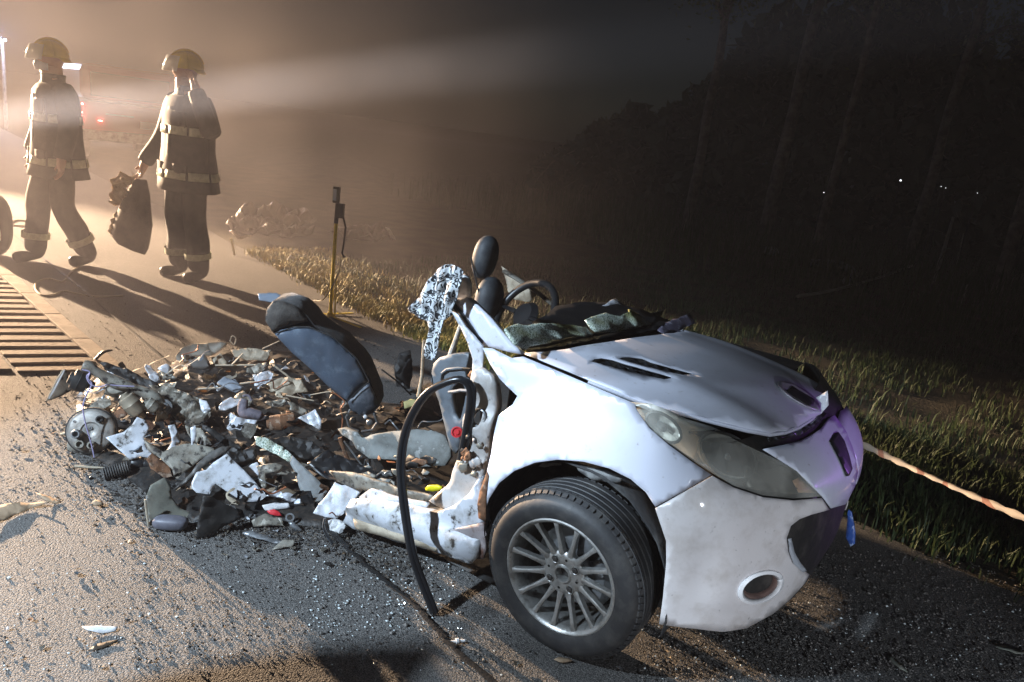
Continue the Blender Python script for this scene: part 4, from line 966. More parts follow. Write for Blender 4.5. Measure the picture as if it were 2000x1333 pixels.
# --- panels of the heap
sheet('bent_bodywork', zA((625, 912), (690, 890), (800, 860), (880, 790), (925, 720), (1000, 745), (1045, 805), (1030, 875), (990, 905), (1030, 1020), (1100, 1105), (1180, 1160), (1275, 1222), (1200, 1245), (1110, 1190), (1065, 1110), (960, 1095), (860, 1125), (760, 1040)), .015, 38, 10, TORN, .012, .004, label='bluish white body panel bent under the black pipe', cat='metal panel', sc=7)
ptube('bent_pipe', zA((885, 715), (900, 790), (940, 865), (1000, 893), (1080, 900), (1160, 900)), .05, .011, GLOSSR, 'short black bent pipe hooked over the white panel', 'pipe', base=(290, 865))
q = pxtube(zA((870, 1160), (960, 1160), (1080, 1175)), .03, 10); A, B = Vector(q[0]), Vector(q[2]); M = Matrix.Translation(A) @ (B-A).normalized().to_track_quat('Z', 'Y').to_matrix().to_4x4(); L = (B-A).length
mb = MB(); mb.lathe([(.012, .0), (.020, -.002), (.025, .004), (.025, L*.5), (.023, L*.55), (.025, L*.62), (.024, L), (.001, L)], 22, M); tag(mb.build('rubber_boot', BLACKP), 'dark rubber boot lying open end left at the foot of the white panel', 'rubber boot')
q = pxtube(zA((600, 1270), (720, 1230), (850, 1195)), .03, 12); A, B = Vector(q[0]), Vector(q[2]); M = Matrix.Translation(A) @ (B-A).normalized().to_track_quat('Z', 'Y').to_matrix().to_4x4(); L = (B-A).length
prof = []
for k in range(11): prof += [(.019, L*k/11), (.027, L*(k+.35)/11), (.027, L*(k+.6)/11), (.019, L*(k+.98)/11)]
mb = MB(); mb.lathe(prof, 20, M); tag(mb.build('ribbed_bellows', mat('grey rubber bellows', (.06, .058, .055), .6, var=(.12, .11, .1), vscale=20)), 'grey ribbed rubber bellows on the ground beside the boot', 'bellows')
sheet('floor_panel', zA((990, 930), (1090, 990), (1180, 1052), (1260, 1010), (1360, 975), (1460, 968), (1560, 990), (1660, 1012), (1679, 1045), (1560, 1110), (1430, 1210), (1330, 1325), (1285, 1295), (1265, 1220), (1150, 1112), (1030, 1032)), .03, 42, 0, DUSTY, .012, .004, sc=6, label='broad dusty beige sheet of floor metal with small holes in the left middle', cat='metal panel')
sheet('folded_strip', zA((1225, 800), (1290, 785), (1330, 880), (1352, 960), (1205, 1065), (1262, 955), (1250, 880)), .09, 20, 20, TORN, .012, .004, label='pale folded strip of torn metal above the beige floor sheet', cat='metal scrap')
sheet('crumpled_mass', zA((1050, 420), (1170, 400), (1300, 430), (1420, 480), (1540, 530), (1640, 610), (1640, 700), (1560, 790), (1420, 790), (1300, 730), (1220, 640), (1150, 520)), .13, 40, -10, DUSTY, .06, .004, step=5, sc=11, label='muddy crumpled mass of metal right of the axle bushing', cat='metal scrap')
sheet('crumpled_mass', zA((560, 180), (700, 200), (860, 260), (1000, 330), (1150, 400), (1250, 470), (1120, 500), (960, 430), (800, 350), (660, 280)), .17, 40, 0, SOOT, .05, .004, step=5, sc=12, label='sooty twisted ridge of metal along the top left of the heap', cat='metal scrap')
sheet('crumpled_mass', zA((640, 260), (760, 290), (880, 350), (860, 400), (740, 350), (620, 300)), .20, 45, 0, TORN, .03, .004, step=5, sc=14, label='pale crimped strip above the axle beam', cat='metal scrap')
sheet('pale_shard', zA((1530, 540), (1600, 560), (1640, 640), (1600, 710), (1545, 640)), .16, 30, 10, TORN, .03, .004, step=5, label='small pale crumpled shard at the right end of the muddy mass', cat='metal scrap')
sheet('hanging_strap', zA((1440, 820), (1490, 800), (1500, 900), (1470, 1000), (1465, 1150), (1440, 1140), (1450, 980)), .07, 15, 0, TORN, .008, .003, label='thin pale strap of metal hanging over the beige floor sheet', cat='metal scrap')
sheet('muddy_fold', zA((1400, 800), (1540, 820), (1600, 900), (1660, 1000), (1560, 990), (1480, 960), (1420, 880)), .07, 30, -15, DUSTY, .03, .004, step=5, label='muddy folded plate between the strap and the dark rail', cat='metal scrap')
sheet('dark_strip', zB((265, 577), (350, 500), (420, 430), (480, 340), (600, 240), (700, 190), (785, 200), (740, 240), (620, 310), (500, 400), (430, 475), (340, 550)), .06, 40, 0, mat('grey strip', (.10, .095, .088), .5, .2, var=(.05, .045, .04), vscale=12), .010, .005, label='long curved grey strip arching over the white pressed panel', cat='metal strip')
wp = sheet('pressed_panel', zB((430, 510), (470, 420), (560, 398), (620, 335), (740, 258), (810, 330), (880, 392), (1000, 520), (1090, 635), (1020, 682), (900, 686), (820, 640), (720, 575), (640, 520), (590, 620), (470, 602), (428, 560)), .045, 35, 8, TORN, .020, .006, sc=5, label='white pressed body section with a rounded lower edge at the front of the heap', cat='metal panel', ridge=False)
sheet('groove', zB((690, 395), (720, 370), (860, 470), (1010, 560), (1060, 620), (1030, 620), (860, 520), (740, 440)), .058, 35, 8, DUSTY, .004, .004, parent=wp)
sheet('torn_tail', zB((1085, 636), (1170, 588), (1300, 608), (1415, 650), (1422, 722), (1300, 692), (1180, 642)), .03, 40, 0, TORN, .02, .004, step=5, label='white torn tail of metal pointing right from the pressed section', cat='metal scrap')
sheet('bracket', zB((1000, 370), (1060, 355), (1170, 340), (1245, 370), (1215, 412), (1085, 432), (1090, 560), (1050, 572), (1025, 500), (1030, 430)), .08, 25, -15, DUSTY, .02, .005, step=5, label='tan bracket with a hooked top behind the pressed section', cat='bracket')
sheet('white_shard', zB((905, 400), (960, 350), (1010, 330), (1030, 370), (1020, 480), (960, 450)), .09, 30, 10, TORN, .015, .004, step=5, label='white pointed shard left of the tan bracket', cat='metal scrap')
sheet('tan_plate', zB((1090, 470), (1160, 478), (1300, 570), (1405, 620), (1385, 652), (1200, 602), (1092, 592)), .05, 45, 0, mat('brown plate', (.20, .15, .10), .6, .1, var=(.10, .075, .05), vscale=10), .02, .004, step=5, label='brown folded plate between bracket and torn tail', cat='metal plate')
sheet('trim_piece', zB((1320, 270), (1400, 350), (1480, 420), (1560, 500), (1640, 590), (1600, 680), (1540, 712), (1440, 702), (1385, 560), (1350, 430), (1300, 340)), .02, 35, -10, mat('grey trim panel', (.19, .20, .20), .55, 0, var=(.12, .12, .115), vscale=9), .012, .004, sc=6, label='smooth grey trim panel leaning left of the white torn plastic', cat='trim panel', ridge=False)
sheet('glittering_panel', zB((990, 112), (1090, 120), (1240, 200), (1335, 285), (1290, 330), (1180, 260), (1080, 220), (1000, 180)), .10, 45, 0, CRAZED, .015, .005, step=5, label='dark piece of crazed glass sheet above the grey trim panel', cat='glass sheet')
sheet('mud_guard', zB((20, 640), (60, 540), (180, 470), (240, 532), (250, 640), (330, 742), (430, 782), (432, 822), (350, 852), (120, 862), (60, 905), (22, 760)), .012, 40, 20, mat('grey green plastic', (.17, .17, .14), .55, 0, var=(.10, .095, .08), vscale=8, var2=(.04, .038, .035), v2scale=14, v2lo=.6, v2hi=.64), .014, .004, sc=6, label='grey green curved mudguard at the lower left front of the heap', cat='mudguard', ridge=False)
pd = pxtube(zB((240, 880)), .03, 0); tag(blob((pd[0][0], pd[0][1], .035), .062, .03, .024, Matrix.Rotation(R(6), 3, 'Z'), pw=3).build('grey_pad', mat('grey pad', (.12, .12, .145), .5, 0, var=(.08, .08, .095), vscale=12)), 'rounded grey pad lying at the foot of the mudguard', 'pad')
sheet('dark_plate', zB((530, 630), (600, 640), (720, 700), (840, 760), (860, 830), (720, 900), (600, 1000), (470, 1012), (480, 900), (505, 760)), .012, 12, 10, SOOT, .01, .004, label='thin black plate on edge, its black standing in for deep shadow below the pressed section', cat='metal plate')  # plate outline widened in black to stand for the shaded interior
sheet('dark_rail', zB((520, 0), (620, 40), (740, 120), (880, 200), (860, 225), (760, 215), (640, 120), (560, 60)), .10, 30, 0, SOOT, .012, .02, label='sooty black rail running down the middle of the heap', cat='rail')
sheet('torn_plastic', zB((1508, 782), (1560, 700), (1620, 640), (1700, 512), (1760, 540), (1862, 530), (1950, 580), (1860, 680), (1785, 780), (1720, 832), (1620, 820)), .05, 25, 0, mat('torn white plastic', (.72, .74, .78), .4, 0, var=(.5, .52, .55), vscale=14, bump=.2), .022, .004, step=6, sc=12, label='bright white torn plastic cover in front of the sill end', cat='plastic cover')
sheet('foil_scrap', zB((1640, 850), (1700, 830), (1800, 870), (1790, 920), (1755, 972), (1660, 952)), .012, 30, 0, PAPER, .03, .003, step=5, sc=22, label='crinkled white scrap on the ground below the torn plastic cover', cat='scrap')
ptube('grey_strap', zB((1610, 830), (1600, 900), (1630, 980), (1680, 1050)), .015, .012, INNER, 'short grey strap curving down to the ground beside the white scrap', 'strap', flat=.3)
sheet('white_clip', zB((1055, 720), (1130, 700), (1290, 694), (1302, 738), (1200, 750), (1080, 762)), .03, 40, 0, PAPER, .008, .008, label='white plastic trim block with a notched end above the red clip', cat='plastic trim')
sheet('red_clip', zB((1095, 765), (1160, 752), (1200, 770), (1240, 815), (1180, 808), (1120, 792)), .025, 40, 0, REDP, .006, .008, label='small red plastic clip in front of the heap', cat='clip')
P0, n = heap_plane(zB((1320, 900)), .015, 40, 0); cc = on_plane(*zB((1300, 825))[0], P0, n); Mk = Matrix.Translation(Vector(cc)) @ Vector(n).to_track_quat('Z', 'Y').to_matrix().to_4x4()
mb = MB(); mb.lathe([(.011, -.005), (.011, .005), (.017, .005), (.017, -.005)], 20, Mk, closed=True)
rg_ = thing('ring_bracket', tuple(onz(*zB((1330, 900))[0])), 'grey ring bracket with a tail, right of the red clip', 'bracket'); mb.build('ring', GREYM, rg_)
sheet('tail', zB((1290, 870), (1330, 862), (1370, 900), (1420, 945), (1380, 945), (1310, 905)), .012, 40, 0, GREYM, .004, .006, parent=rg_)
sheet('flat_shard', zB((1140, 1110), (1190, 1060), (1240, 1020), (1345, 1020), (1335, 1072), (1180, 1105)), .012, 60, 0, DUSTY, .008, .003, label='grey green flat shard at the bottom front of the heap', cat='scrap')
sheet('flat_shard', zB((880, 960), (960, 940), (1090, 990), (1240, 1040), (1200, 1060), (1050, 1020), (900, 980)), .012, 60, 0, GREYM, .01, .003, label='long bluish grey shard lying flat at the bottom front of the heap', cat='scrap')
sheet('flat_shard', zB((960, 860), (1080, 790), (1230, 830), (1250, 890), (1100, 900), (980, 900)), .02, 55, 0, DUSTY, .015, .003, label='muddy flat shard below the red clip', cat='scrap')
# back and middle of the heap
sheet('door_skin', zC((15, 260), (70, 190), (160, 150), (280, 138), (500, 160), (420, 220), (340, 262), (190, 262), (110, 322), (30, 305)), .08, 45, 10, mat('beige door skin', (.42, .38, .31), .5, 0, var=(.28, .24, .19), vscale=8), .03, .004, sc=7, label='beige crumpled door skin at the back left of the heap', cat='door skin')
sheet('beige_plate', zC((345, 310), (430, 236), (500, 340), (385, 352)), .09, 30, 0, WOODC, .012, .003, label='small beige triangular plate in front of the door skin', cat='plate')
sheet('dark_box', zC((140, 310), (290, 258), (325, 320), (342, 372), (270, 395), (180, 382)), .07, 30, -10, mat('dark grey box', (.075, .068, .06), .6), .010, .06, sc=6, label='dark grey box shape in front of the beige door skin', cat='box')
sheet('blue_block', zC((400, 520), (465, 468), (590, 520), (642, 580), (570, 612), (480, 560)), .10, 45, 0, mat('blue grey block', (.22, .25, .29), .5, 0, var=(.15, .17, .2), vscale=12), .008, .03, sc=6, label='blue grey foam block in the middle of the heap', cat='foam block')
sh = thing('shoe', tuple(onz(*zC((740, 850))[0], .12)), 'crumpled grey purple shoe lying on top of the heap', 'shoe')
SHOE = mat('shoe cloth', (.14, .125, .15), .8, 0, var=(.08, .07, .085), vscale=16, bump=.4, bscale=60)
P0, n = heap_plane(zC((740, 850)), .10, 25, 0); S_ = [on_plane(*p, P0, n) for p in zC((655, 668), (640, 730), (650, 790), (720, 800), (790, 818), (830, 828))]
MB().tube(spline(S_, 5), list(np.interp(np.linspace(0, 1, 26), [0, .15, .4, .6, .85, 1], [.018, .023, .027, .026, .022, .008])), 14).build('upper', SHOE, sh)
S2 = [on_plane(*p, P0, n*1.0) for p in zC((610, 800), (660, 852), (740, 856), (810, 856), (862, 828))]
MB().tube(spline(S2, 5), .007, 8).build('sole', mat('shoe sole', (.05, .04, .04), .6), sh)
MB().tube(spline([on_plane(*p, P0+n*.024, n) for p in zC((640, 645), (665, 630), (700, 640), (720, 680))], 4), .006, 8).build('collar', SHOE, sh)
sheet('torn_sheet', zC((1150, 842), (1230, 805), (1312, 758), (1370, 860), (1368, 962), (1260, 900)), .10, 35, 0, TORN, .02, .003, step=5, label='pale torn sheet left of the seat hinge', cat='metal scrap')
sheet('torn_sheet', zC((455, 862), (530, 790), (590, 842), (775, 860), (700, 980), (560, 990), (485, 935)), .06, 38, 0, TORN, .02, .003, step=5, label='white torn sheet below the shoe', cat='metal scrap')
sheet('torn_sheet', zC((850, 545), (1000, 462), (1180, 470), (1250, 592), (1080, 622), (900, 592)), .10, 55, 0, WOODC, .02, .003, step=5, label='flat beige torn sheet behind the rust brown drum', cat='metal scrap')
sheet('torn_sheet', zC((530, 200), (700, 185), (900, 220), (860, 300), (700, 300), (560, 260)), .10, 50, 0, WOODC, .03, .003, step=5, label='crumpled beige sheet at the back of the heap near the seat top', cat='metal scrap')
sheet('torn_sheet', zC((840, 700), (940, 670), (1050, 660), (1020, 740), (930, 750), (880, 730)), .10, 50, 0, DUSTY, .03, .003, step=5, label='dull creased sheet just behind the rust brown drum', cat='metal scrap')
ptube('rubble_ring', zC((520, 130), (540, 80), (575, 100), (560, 160), (525, 130)), .10, .004, WOODC, 'small pale wire loop at the back of the heap', 'wire loop', base=(455, 690))
ptube('copper_wire', zC((1465, 600), (1520, 630), (1585, 690), (1550, 760), (1568, 850), (1560, 935)), .06, .0035, COPPER, 'reddish wire hanging left of the seat hinge', 'wire', base=(668, 850))
ptube('rusty_lever', [(664, 855), (672, 880), (684, 910), (692, 935)], .03, [.010, .008, .010, .006], RUST, 'rusty lever leaning left of the grey floor felt', 'lever')
ptube('thin_rod', [(672, 862), (700, 900), (730, 938)], .03, .004, GREYM, 'thin grey rod slanting beside the rusty lever', 'rod')
ptube('thin_rod', [(745, 722), (775, 745), (803, 772)], .06, .005, SOOT, 'thin black rod slanting right of the seat', 'rod')
sheet('dark_cover', [(600, 905), (640, 880), (700, 905), (760, 935), (740, 960), (680, 945), (620, 925)], .05, 50, 0, BLACKP, .02, .004, label='black plastic cover lying before the rusty lever', cat='plastic cover')
sheet('dark_cover', [(520, 860), (560, 850), (610, 862), (640, 885), (600, 900), (550, 890)], .08, 45, 0, SOOT, .03, .004, label='sooty buckled cover right of the glass sheet', cat='plastic cover')
sheet('dark_cover', [(780, 690), (800, 685), (806, 720), (800, 760), (775, 755), (770, 720)], .06, 20, 0, SOOT, .02, .02, label='dark rounded lump behind the seat on the right', cat='plastic cover')
sheet('yellowed_foam', z4((980, 715), (1020, 698), (1070, 705), (1050, 735), (985, 750)), .18, 40, 0, mat('yellowed foam', (.40, .36, .16), .8), .01, .02, label='small yellowed foam piece beside the black hose', cat='foam')
# sticks and slivers with a place of their own
STK = [(zC((1040, 630), (1300, 682)), .12, .004, 'pale splinter in front of the flat beige sheet'), (zC((380, 352), (700, 350), (770, 345)), .11, .005, 'straight pale rod with a knob end at the back of the heap'), (zC((930, 355), (1090, 480), (1100, 542)), .12, .005, 'kinked pale strip in the middle of the heap'),
       (zC((220, 572), (450, 560)), .11, .005, 'pale sliver left of the blue grey block'), (zC((720, 470), (970, 448)), .12, .005, 'cream sliver behind the blue grey block'), (zC((610, 525), (700, 512), (760, 505)), .11, .005, 'short cream sliver right of the blue grey block'),
       (zC((540, 345), (640, 245)), .12, .005, 'brown stick leaning on the back of the heap'), (zC((1070, 690), (1105, 775)), .10, .004, 'thin twig standing before the rust brown drum'), (zC((1265, 628), (1440, 598), (1500, 610)), .10, .003, 'thin curved wire by the foot of the seat'),
       (zC((820, 200), (980, 125)), .12, .004, 'thin straw coloured rod near the seat top'), (zA((520, 165), (600, 90), (690, 70)), .02, .009, 'black hooked rod on top of the left end of the heap'), (zA((320, 1190), (600, 1210)), .01, .006, 'wooden splinter on the ground below the brake plate'),
       (zA((190, 890), (290, 845)), .01, .006, 'tan splinter on the ground left of the brake plate'), (zB((15, 665), (45, 910)), .01, .004, 'thin straw standing left of the mudguard')]
for k, (pp, z0, r_, lb) in enumerate(STK):
    ptube('splinter', pp, z0, [r_, r_*1.1, r_*.6], BLACKP if 'black' in lb else WOODC, lb, 'splinter', n=6, k=3)
ptube('knotted_branch', zA((640, 650), (750, 655), (860, 665)), .03, [.010, .014, .012], mat('grey wood', (.16, .13, .09), .8, var=(.08, .06, .04), vscale=20, bump=.4), 'knotted grey stick lying behind the brake plate', 'stick', n=7)

# --- seat backrest thrown backwards
seat = thing('car_seat', tuple(onz(715, 840)), 'reclined car seat backrest with blue grey side panel, standing in the heap', 'car seat')
SP0, sn_ = heap_plane([(700, 835)], .10, 4, 14)
away = np.array((-.05, 1, .0)); away /= np.linalg.norm(away)
side = [(537, 653), (548, 645), (575, 640), (602, 640), (627, 648), (651, 661), (676, 680), (697, 703), (712, 726), (720, 746), (700, 763), (679, 783), (660, 769), (640, 753), (616, 729), (592, 707), (572, 690), (556, 673)]
sidew = [on_plane(x, y, SP0, sn_) for x, y in side]
def bulge_panel(poly, name, material, push, step=9, par=seat, thick=.006):
    V, F = cdt(poly, step); B = np.array(poly); mb = MB(); W = []
    for v in V:
        d = float(np.min(np.hypot(B[:, 0]-v[0], B[:, 1]-v[1])))
        p = on_plane(v[0], v[1], SP0, sn_)+sn_*(push*(1-math.exp(-d/14))+.004*noise.noise(Vector((v[0]*.05, v[1]*.05, 0))))
        W.append(p)
    mb.add(W, F); return mb.build(name, material, par, thick=thick)
def dense(pl, step=6):
    o = []
    for i, a in enumerate(pl):
        b = pl[(i+1) % len(pl)]; k = max(1, int(math.dist(a, b)/step)); o += [(a[0]+(b[0]-a[0])*j/k, a[1]+(b[1]-a[1])*j/k) for j in range(k)]
    return o
bulge_panel(dense(side), 'side_panel', SEATB, .030)
bulge_panel(dense([(679, 784), (700, 764), (720, 747), (731, 768), (737, 790), (728, 806), (712, 812), (694, 808), (684, 798)]), 'lower_panel', mat('worn seat base', (.05, .06, .075), .5, var=(.12, .13, .15), vscale=24), .02)
# the upholstered bulk behind the side panel
outer = [(520, 628), (522, 605), (533, 593), (552, 590), (578, 598), (600, 618), (612, 634), (640, 652), (668, 672), (695, 698), (714, 724), (724, 748), (735, 775), (737, 795), (722, 806), (694, 806), (676, 786), (655, 767), (632, 746), (608, 723), (586, 700), (562, 678), (545, 660), (530, 646)]
front = [on_plane(x, y, SP0-sn_*.004, sn_) for x, y in dense(outer, 10)]
rows = []
cen = np.mean(front, 0)
for k, (d, s) in enumerate(((0, .93), (.0, 1.0), (.02, 1.02), (.10, 1.03), (.18, 1.02), (.21, .97), (.22, .85))):
    rows.append([cen+(p-cen)*s+away*d+np.array((0, 0, .006*noise.noise(Vector(p)*12+Vector((k, 0, 0))))) for p in front+[front[0]]])
mb = MB(); mb.grid(rows); mb.add(rows[-1][:-1], [tuple(range(len(front)))]); mb.build('backrest', SEATK, seat)
bulge_panel(dense([(519, 628), (521, 606), (532, 593), (552, 589), (580, 599), (603, 628), (575, 633), (548, 641), (533, 648)]), 'shoulder_cap', mat('grey brown seat cloth', (.055, .048, .042), .85, var=(.09, .08, .07), vscale=20, bump=.4, bscale=150), .028)
MB().tube([on_plane(x, y, SP0+sn_*.012, sn_) for x, y in ((536, 652), (575, 639), (603, 639), (652, 660), (698, 702), (721, 745))], .0028, 6).build('piping', SEATK, seat)
MB().tube([on_plane(x, y, SP0+sn_*.020, sn_) for x, y in ((679, 784), (700, 763), (721, 746))], .0025, 6).build('piping', SEATK, seat)
for (cx, cy, rr, m_) in ((714, 815, .010, PAPER), (690, 822, .017, SOOT), (722, 826, .016, GREYM)):
    c = Vector(on_plane(cx, cy, SP0+sn_*.02, sn_)); M = Matrix.Translation(c) @ Vector(sn_).to_track_quat('Z', 'Y').to_matrix().to_4x4()
    mb = MB(); mb.lathe([(.0005, .006), (rr*.5, .006), (rr*.9, .003), (rr, -.006), (rr*.9, -.012)], 16, M); mb.build('hinge_disc', m_, seat)
for pts in (((684, 800), (676, 815), (682, 835), (700, 842)), ((730, 808), (736, 825), (726, 840), (706, 843))):
    MB().tube([on_plane(x, y, SP0+sn_*.018, sn_) for x, y in pts], .005, 6).build('hinge_arm', GREYM, seat)
# blue grey trim bar lying across the seat top
tb = pxtube([(506, 580), (545, 590), (580, 601), (608, 613)], .0, 30, 0, base=(560, 655))
tbp = sheet('trim_bar', [(504, 574), (540, 573), (562, 584), (590, 598), (611, 612), (606, 617), (575, 604), (545, 594), (506, 586)], .57, 35, 10, mat('blue grey trim', (.24, .28, .34), .35, .1), .004, .010, base=(560, 600), ridge=False, sc=6, label='blue grey trim bar balanced on the top of the reclined seat', cat='trim bar')
# --- patterned scarf hung on the broken pillar
def scarfmat():
    m = bpy.data.materials.new('paisley cloth'); m.use_nodes = True; nt = m.node_tree; N = nt.nodes; L = nt.links; b = N['Principled BSDF']
    tc = N.new('ShaderNodeTexCoord'); w = N.new('ShaderNodeTexNoise'); w.inputs['Scale'].default_value = 14; L.new(tc.outputs['Object'], w.inputs['Vector'])
    ad = N.new('ShaderNodeMix'); ad.data_type = 'VECTOR'; ad.inputs[0].default_value = .12; L.new(tc.outputs['Object'], ad.inputs[4]); L.new(w.outputs['Color'], ad.inputs[5])
    v = N.new('ShaderNodeTexVoronoi'); v.inputs['Scale'].default_value = 42; L.new(ad.outputs[1], v.inputs['Vector'])
    mt = N.new('ShaderNodeMath'); mt.operation = 'MULTIPLY'; mt.inputs[1].default_value = 13; L.new(v.outputs['Distance'], mt.inputs[0])
    sn = N.new('ShaderNodeMath'); sn.operation = 'SINE'; L.new(mt.outputs[0], sn.inputs[0])
    r = N.new('ShaderNodeValToRGB'); r.color_ramp.interpolation = 'CONSTANT'; r.color_ramp.elements[0].color = (.016, .018, .022, 1); r.color_ramp.elements[1].color = (.50, .53, .55, 1); r.color_ramp.elements[1].position = .5
    mp = N.new('ShaderNodeMapRange'); mp.inputs['From Min'].default_value = -1; L.new(sn.outputs[0], mp.inputs['Value']); L.new(mp.outputs[0], r.inputs[0]); L.new(r.outputs[0], b.inputs['Base Color']); b.inputs['Roughness'].default_value = .85
    return m
SCARF = scarfmat()
def zD(*p): return [(x/2.836+750, y/2.836+430) for x, y in p]
scf = thing('scarf', tuple(onz(850, 900)), 'black and white patterned scarf draped over the broken windscreen pillar', 'scarf')
def cloth(poly, off, amp, nm):
    V, F = cdt(poly, 5); W = []
    for v in V:
        p = cpl(1, off)(*v); h = math.sin((v[0]*.85+v[1]*.18)*.32)*.5+noise.noise(Vector((v[0]*.06, v[1]*.05, off*9)))
        W.append(c2w(p+np.array((.3*h*amp, -h*amp, .0))))
    mb = MB(); mb.add(W, F); return mb.build(nm, SCARF, scf, thick=.002, angle=80)
cloth(zD((140, 490), (190, 430), (215, 390), (250, 330), (300, 270), (345, 245), (400, 255), (440, 290), (420, 330), (395, 400), (385, 470), (370, 530), (330, 560), (300, 575), (240, 570), (190, 540), (145, 505)), -.70, .018, 'fold')
cloth(zD((245, 560), (290, 565), (330, 550), (322, 620), (300, 700), (290, 760), (265, 780), (235, 765), (225, 720), (240, 660), (250, 610)), -.725, .012, 'tail')
cloth(zD((330, 270), (390, 250), (440, 285), (425, 350), (400, 430), (370, 500), (340, 470), (345, 380)), -.725, .014, 'fold')
# --- big black door seal looping out of the car on to the road
hs_ = [(846, 1196, 0), (838, 1175, 0), (820, 1130, .0), (803, 1080, 0), (792, 1020, 0), (784, 960, 0), (781, 910, .0), (787, 858, 0), (803, 812, 0), (832, 770, 0), (868, 749, 0), (900, 742, 0), (917, 757, 0), (918, 790, 0), (912, 830, 0), (905, 870, 0), (898, 905, 0), (888, 932, 0)]
gp = w2c(onz(846, 1198, .015)); yv = np.interp(np.arange(18), [0, 3, 8, 12, 17], [gp[1], -.90, -.82, -.76, -.70])
hw = [c2w(cpl(1, yv[i])(x, y)) for i, (x, y, _) in enumerate(hs_)]
hose = thing('door_seal_loop', tuple(onz(846, 1198)), 'long black rubber door seal looping from the car on to the road', 'door seal')
q = spline(hw, 6); MB().tube(q, .0125, 10).build('seal_tube', GLOSSR, hose)
MB().tube([p+np.array((.012, -.004, .004)) for p in q], .0075, 8).build('seal_lip', GLOSSR, hose)

# --- scattered scraps: alike pieces share meshes
def shard_mesh(seed, mtl, el=1.0):
    rs = random.Random(seed); k = rs.randint(5, 8); pl = []
    for i in range(k):
        a = 6.283*i/k+rs.uniform(-.3, .3); r = rs.uniform(.45, 1.0); pl.append((r*math.cos(a), r*math.sin(a)/el))
    V, F = cdt(pl, .45); me = bpy.data.meshes.new('scrap')
    vs = [(x, y, .35*noise.noise(Vector((x*1.3+seed, y*1.3, seed)))+.2*noise.noise(Vector((x*4, y*4, seed)))) for x, y in V]; n_ = len(vs)
    t = .05
    bm = bmesh.new(); bv = [bm.verts.new(v) for v in vs]
    for f in F: bm.faces.new([bv[i] for i in f])
    bmesh.ops.solidify(bm, geom=bm.faces[:], thickness=t); bm.to_mesh(me); bm.free(); me.materials.append(mtl)
    return me
TPL = [shard_mesh(i, [DUSTY, SOOT, TORN, RUST, GREYM, WOODC, BLACKP, DUSTY, TAN, SOOT, INNER, DUSTY, TORN, TAN][i], [1, 1.4, 1.2, 1, 2.5, 4, 1.5, 3, 1.3, 5, 1.2, 1.1, 3.5, 6][i]) for i in range(14)]
def scrap(me, loc, s, name, label, cat, group, flat=False):
    o = bpy.data.objects.new(name, me); col.objects.link(o); o.location = loc; o.scale = (s, s, s)
    o.rotation_euler = ((random.uniform(-.25, .25), random.uniform(-.25, .25), random.uniform(0, 6.28)) if flat else (random.uniform(-1.1, 1.1), random.uniform(-1.1, 1.1), random.uniform(0, 6.28)))
    return tag(o, label, cat, group)
TNAME = ['dusty grey', 'sooty black', 'white painted', 'rust brown', 'bare grey', 'beige splintered', 'black plastic', 'long dusty grey', 'tan', 'long sooty black', 'grey blue plastic', 'dull dusty', 'long white painted', 'thin tan']
HLAB = 'small twisted scrap of metal or plastic heaped in the torn rear of the car'
cnt = 0
while cnt < 150:
    x = random.uniform(125, 860); y = random.uniform(690, 1050); p = onz(x, y, .06)
    if not inpoly(p[:2], FG): continue
    if x > 660 and y > 820: continue
    s = random.uniform(.018, .055); m_ = TPL[random.choice([0, 1, 1, 2, 3, 4, 5, 6, 7, 8, 9, 9, 10, 11, 12, 13, 1, 6])]
    if y > 800: m_ = TPL[random.choice([1, 1, 6, 9, 9, 3, 1, 6, 0, 7, 13])]
    if y < 790 and x > 330 and random.random() < .6: m_ = TPL[random.choice([0, 2, 5, 7, 8, 11, 12, 13])]
    scrap(m_, (p[0], p[1], mound(p[0], p[1])+random.uniform(0, .05)+s*.3), s, 'metal_scrap', 'small %s scrap heaped %s' % (TNAME[TPL.index(m_)], ('at the left end by the axle' if x < 330 else 'in the middle behind the white pressed section' if x < 560 else 'at the right round the seat foot') if y > 790 else 'at the back behind the blue grey block'), 'scrap', 'scraps heaped in the torn rear of the car'); cnt += 1
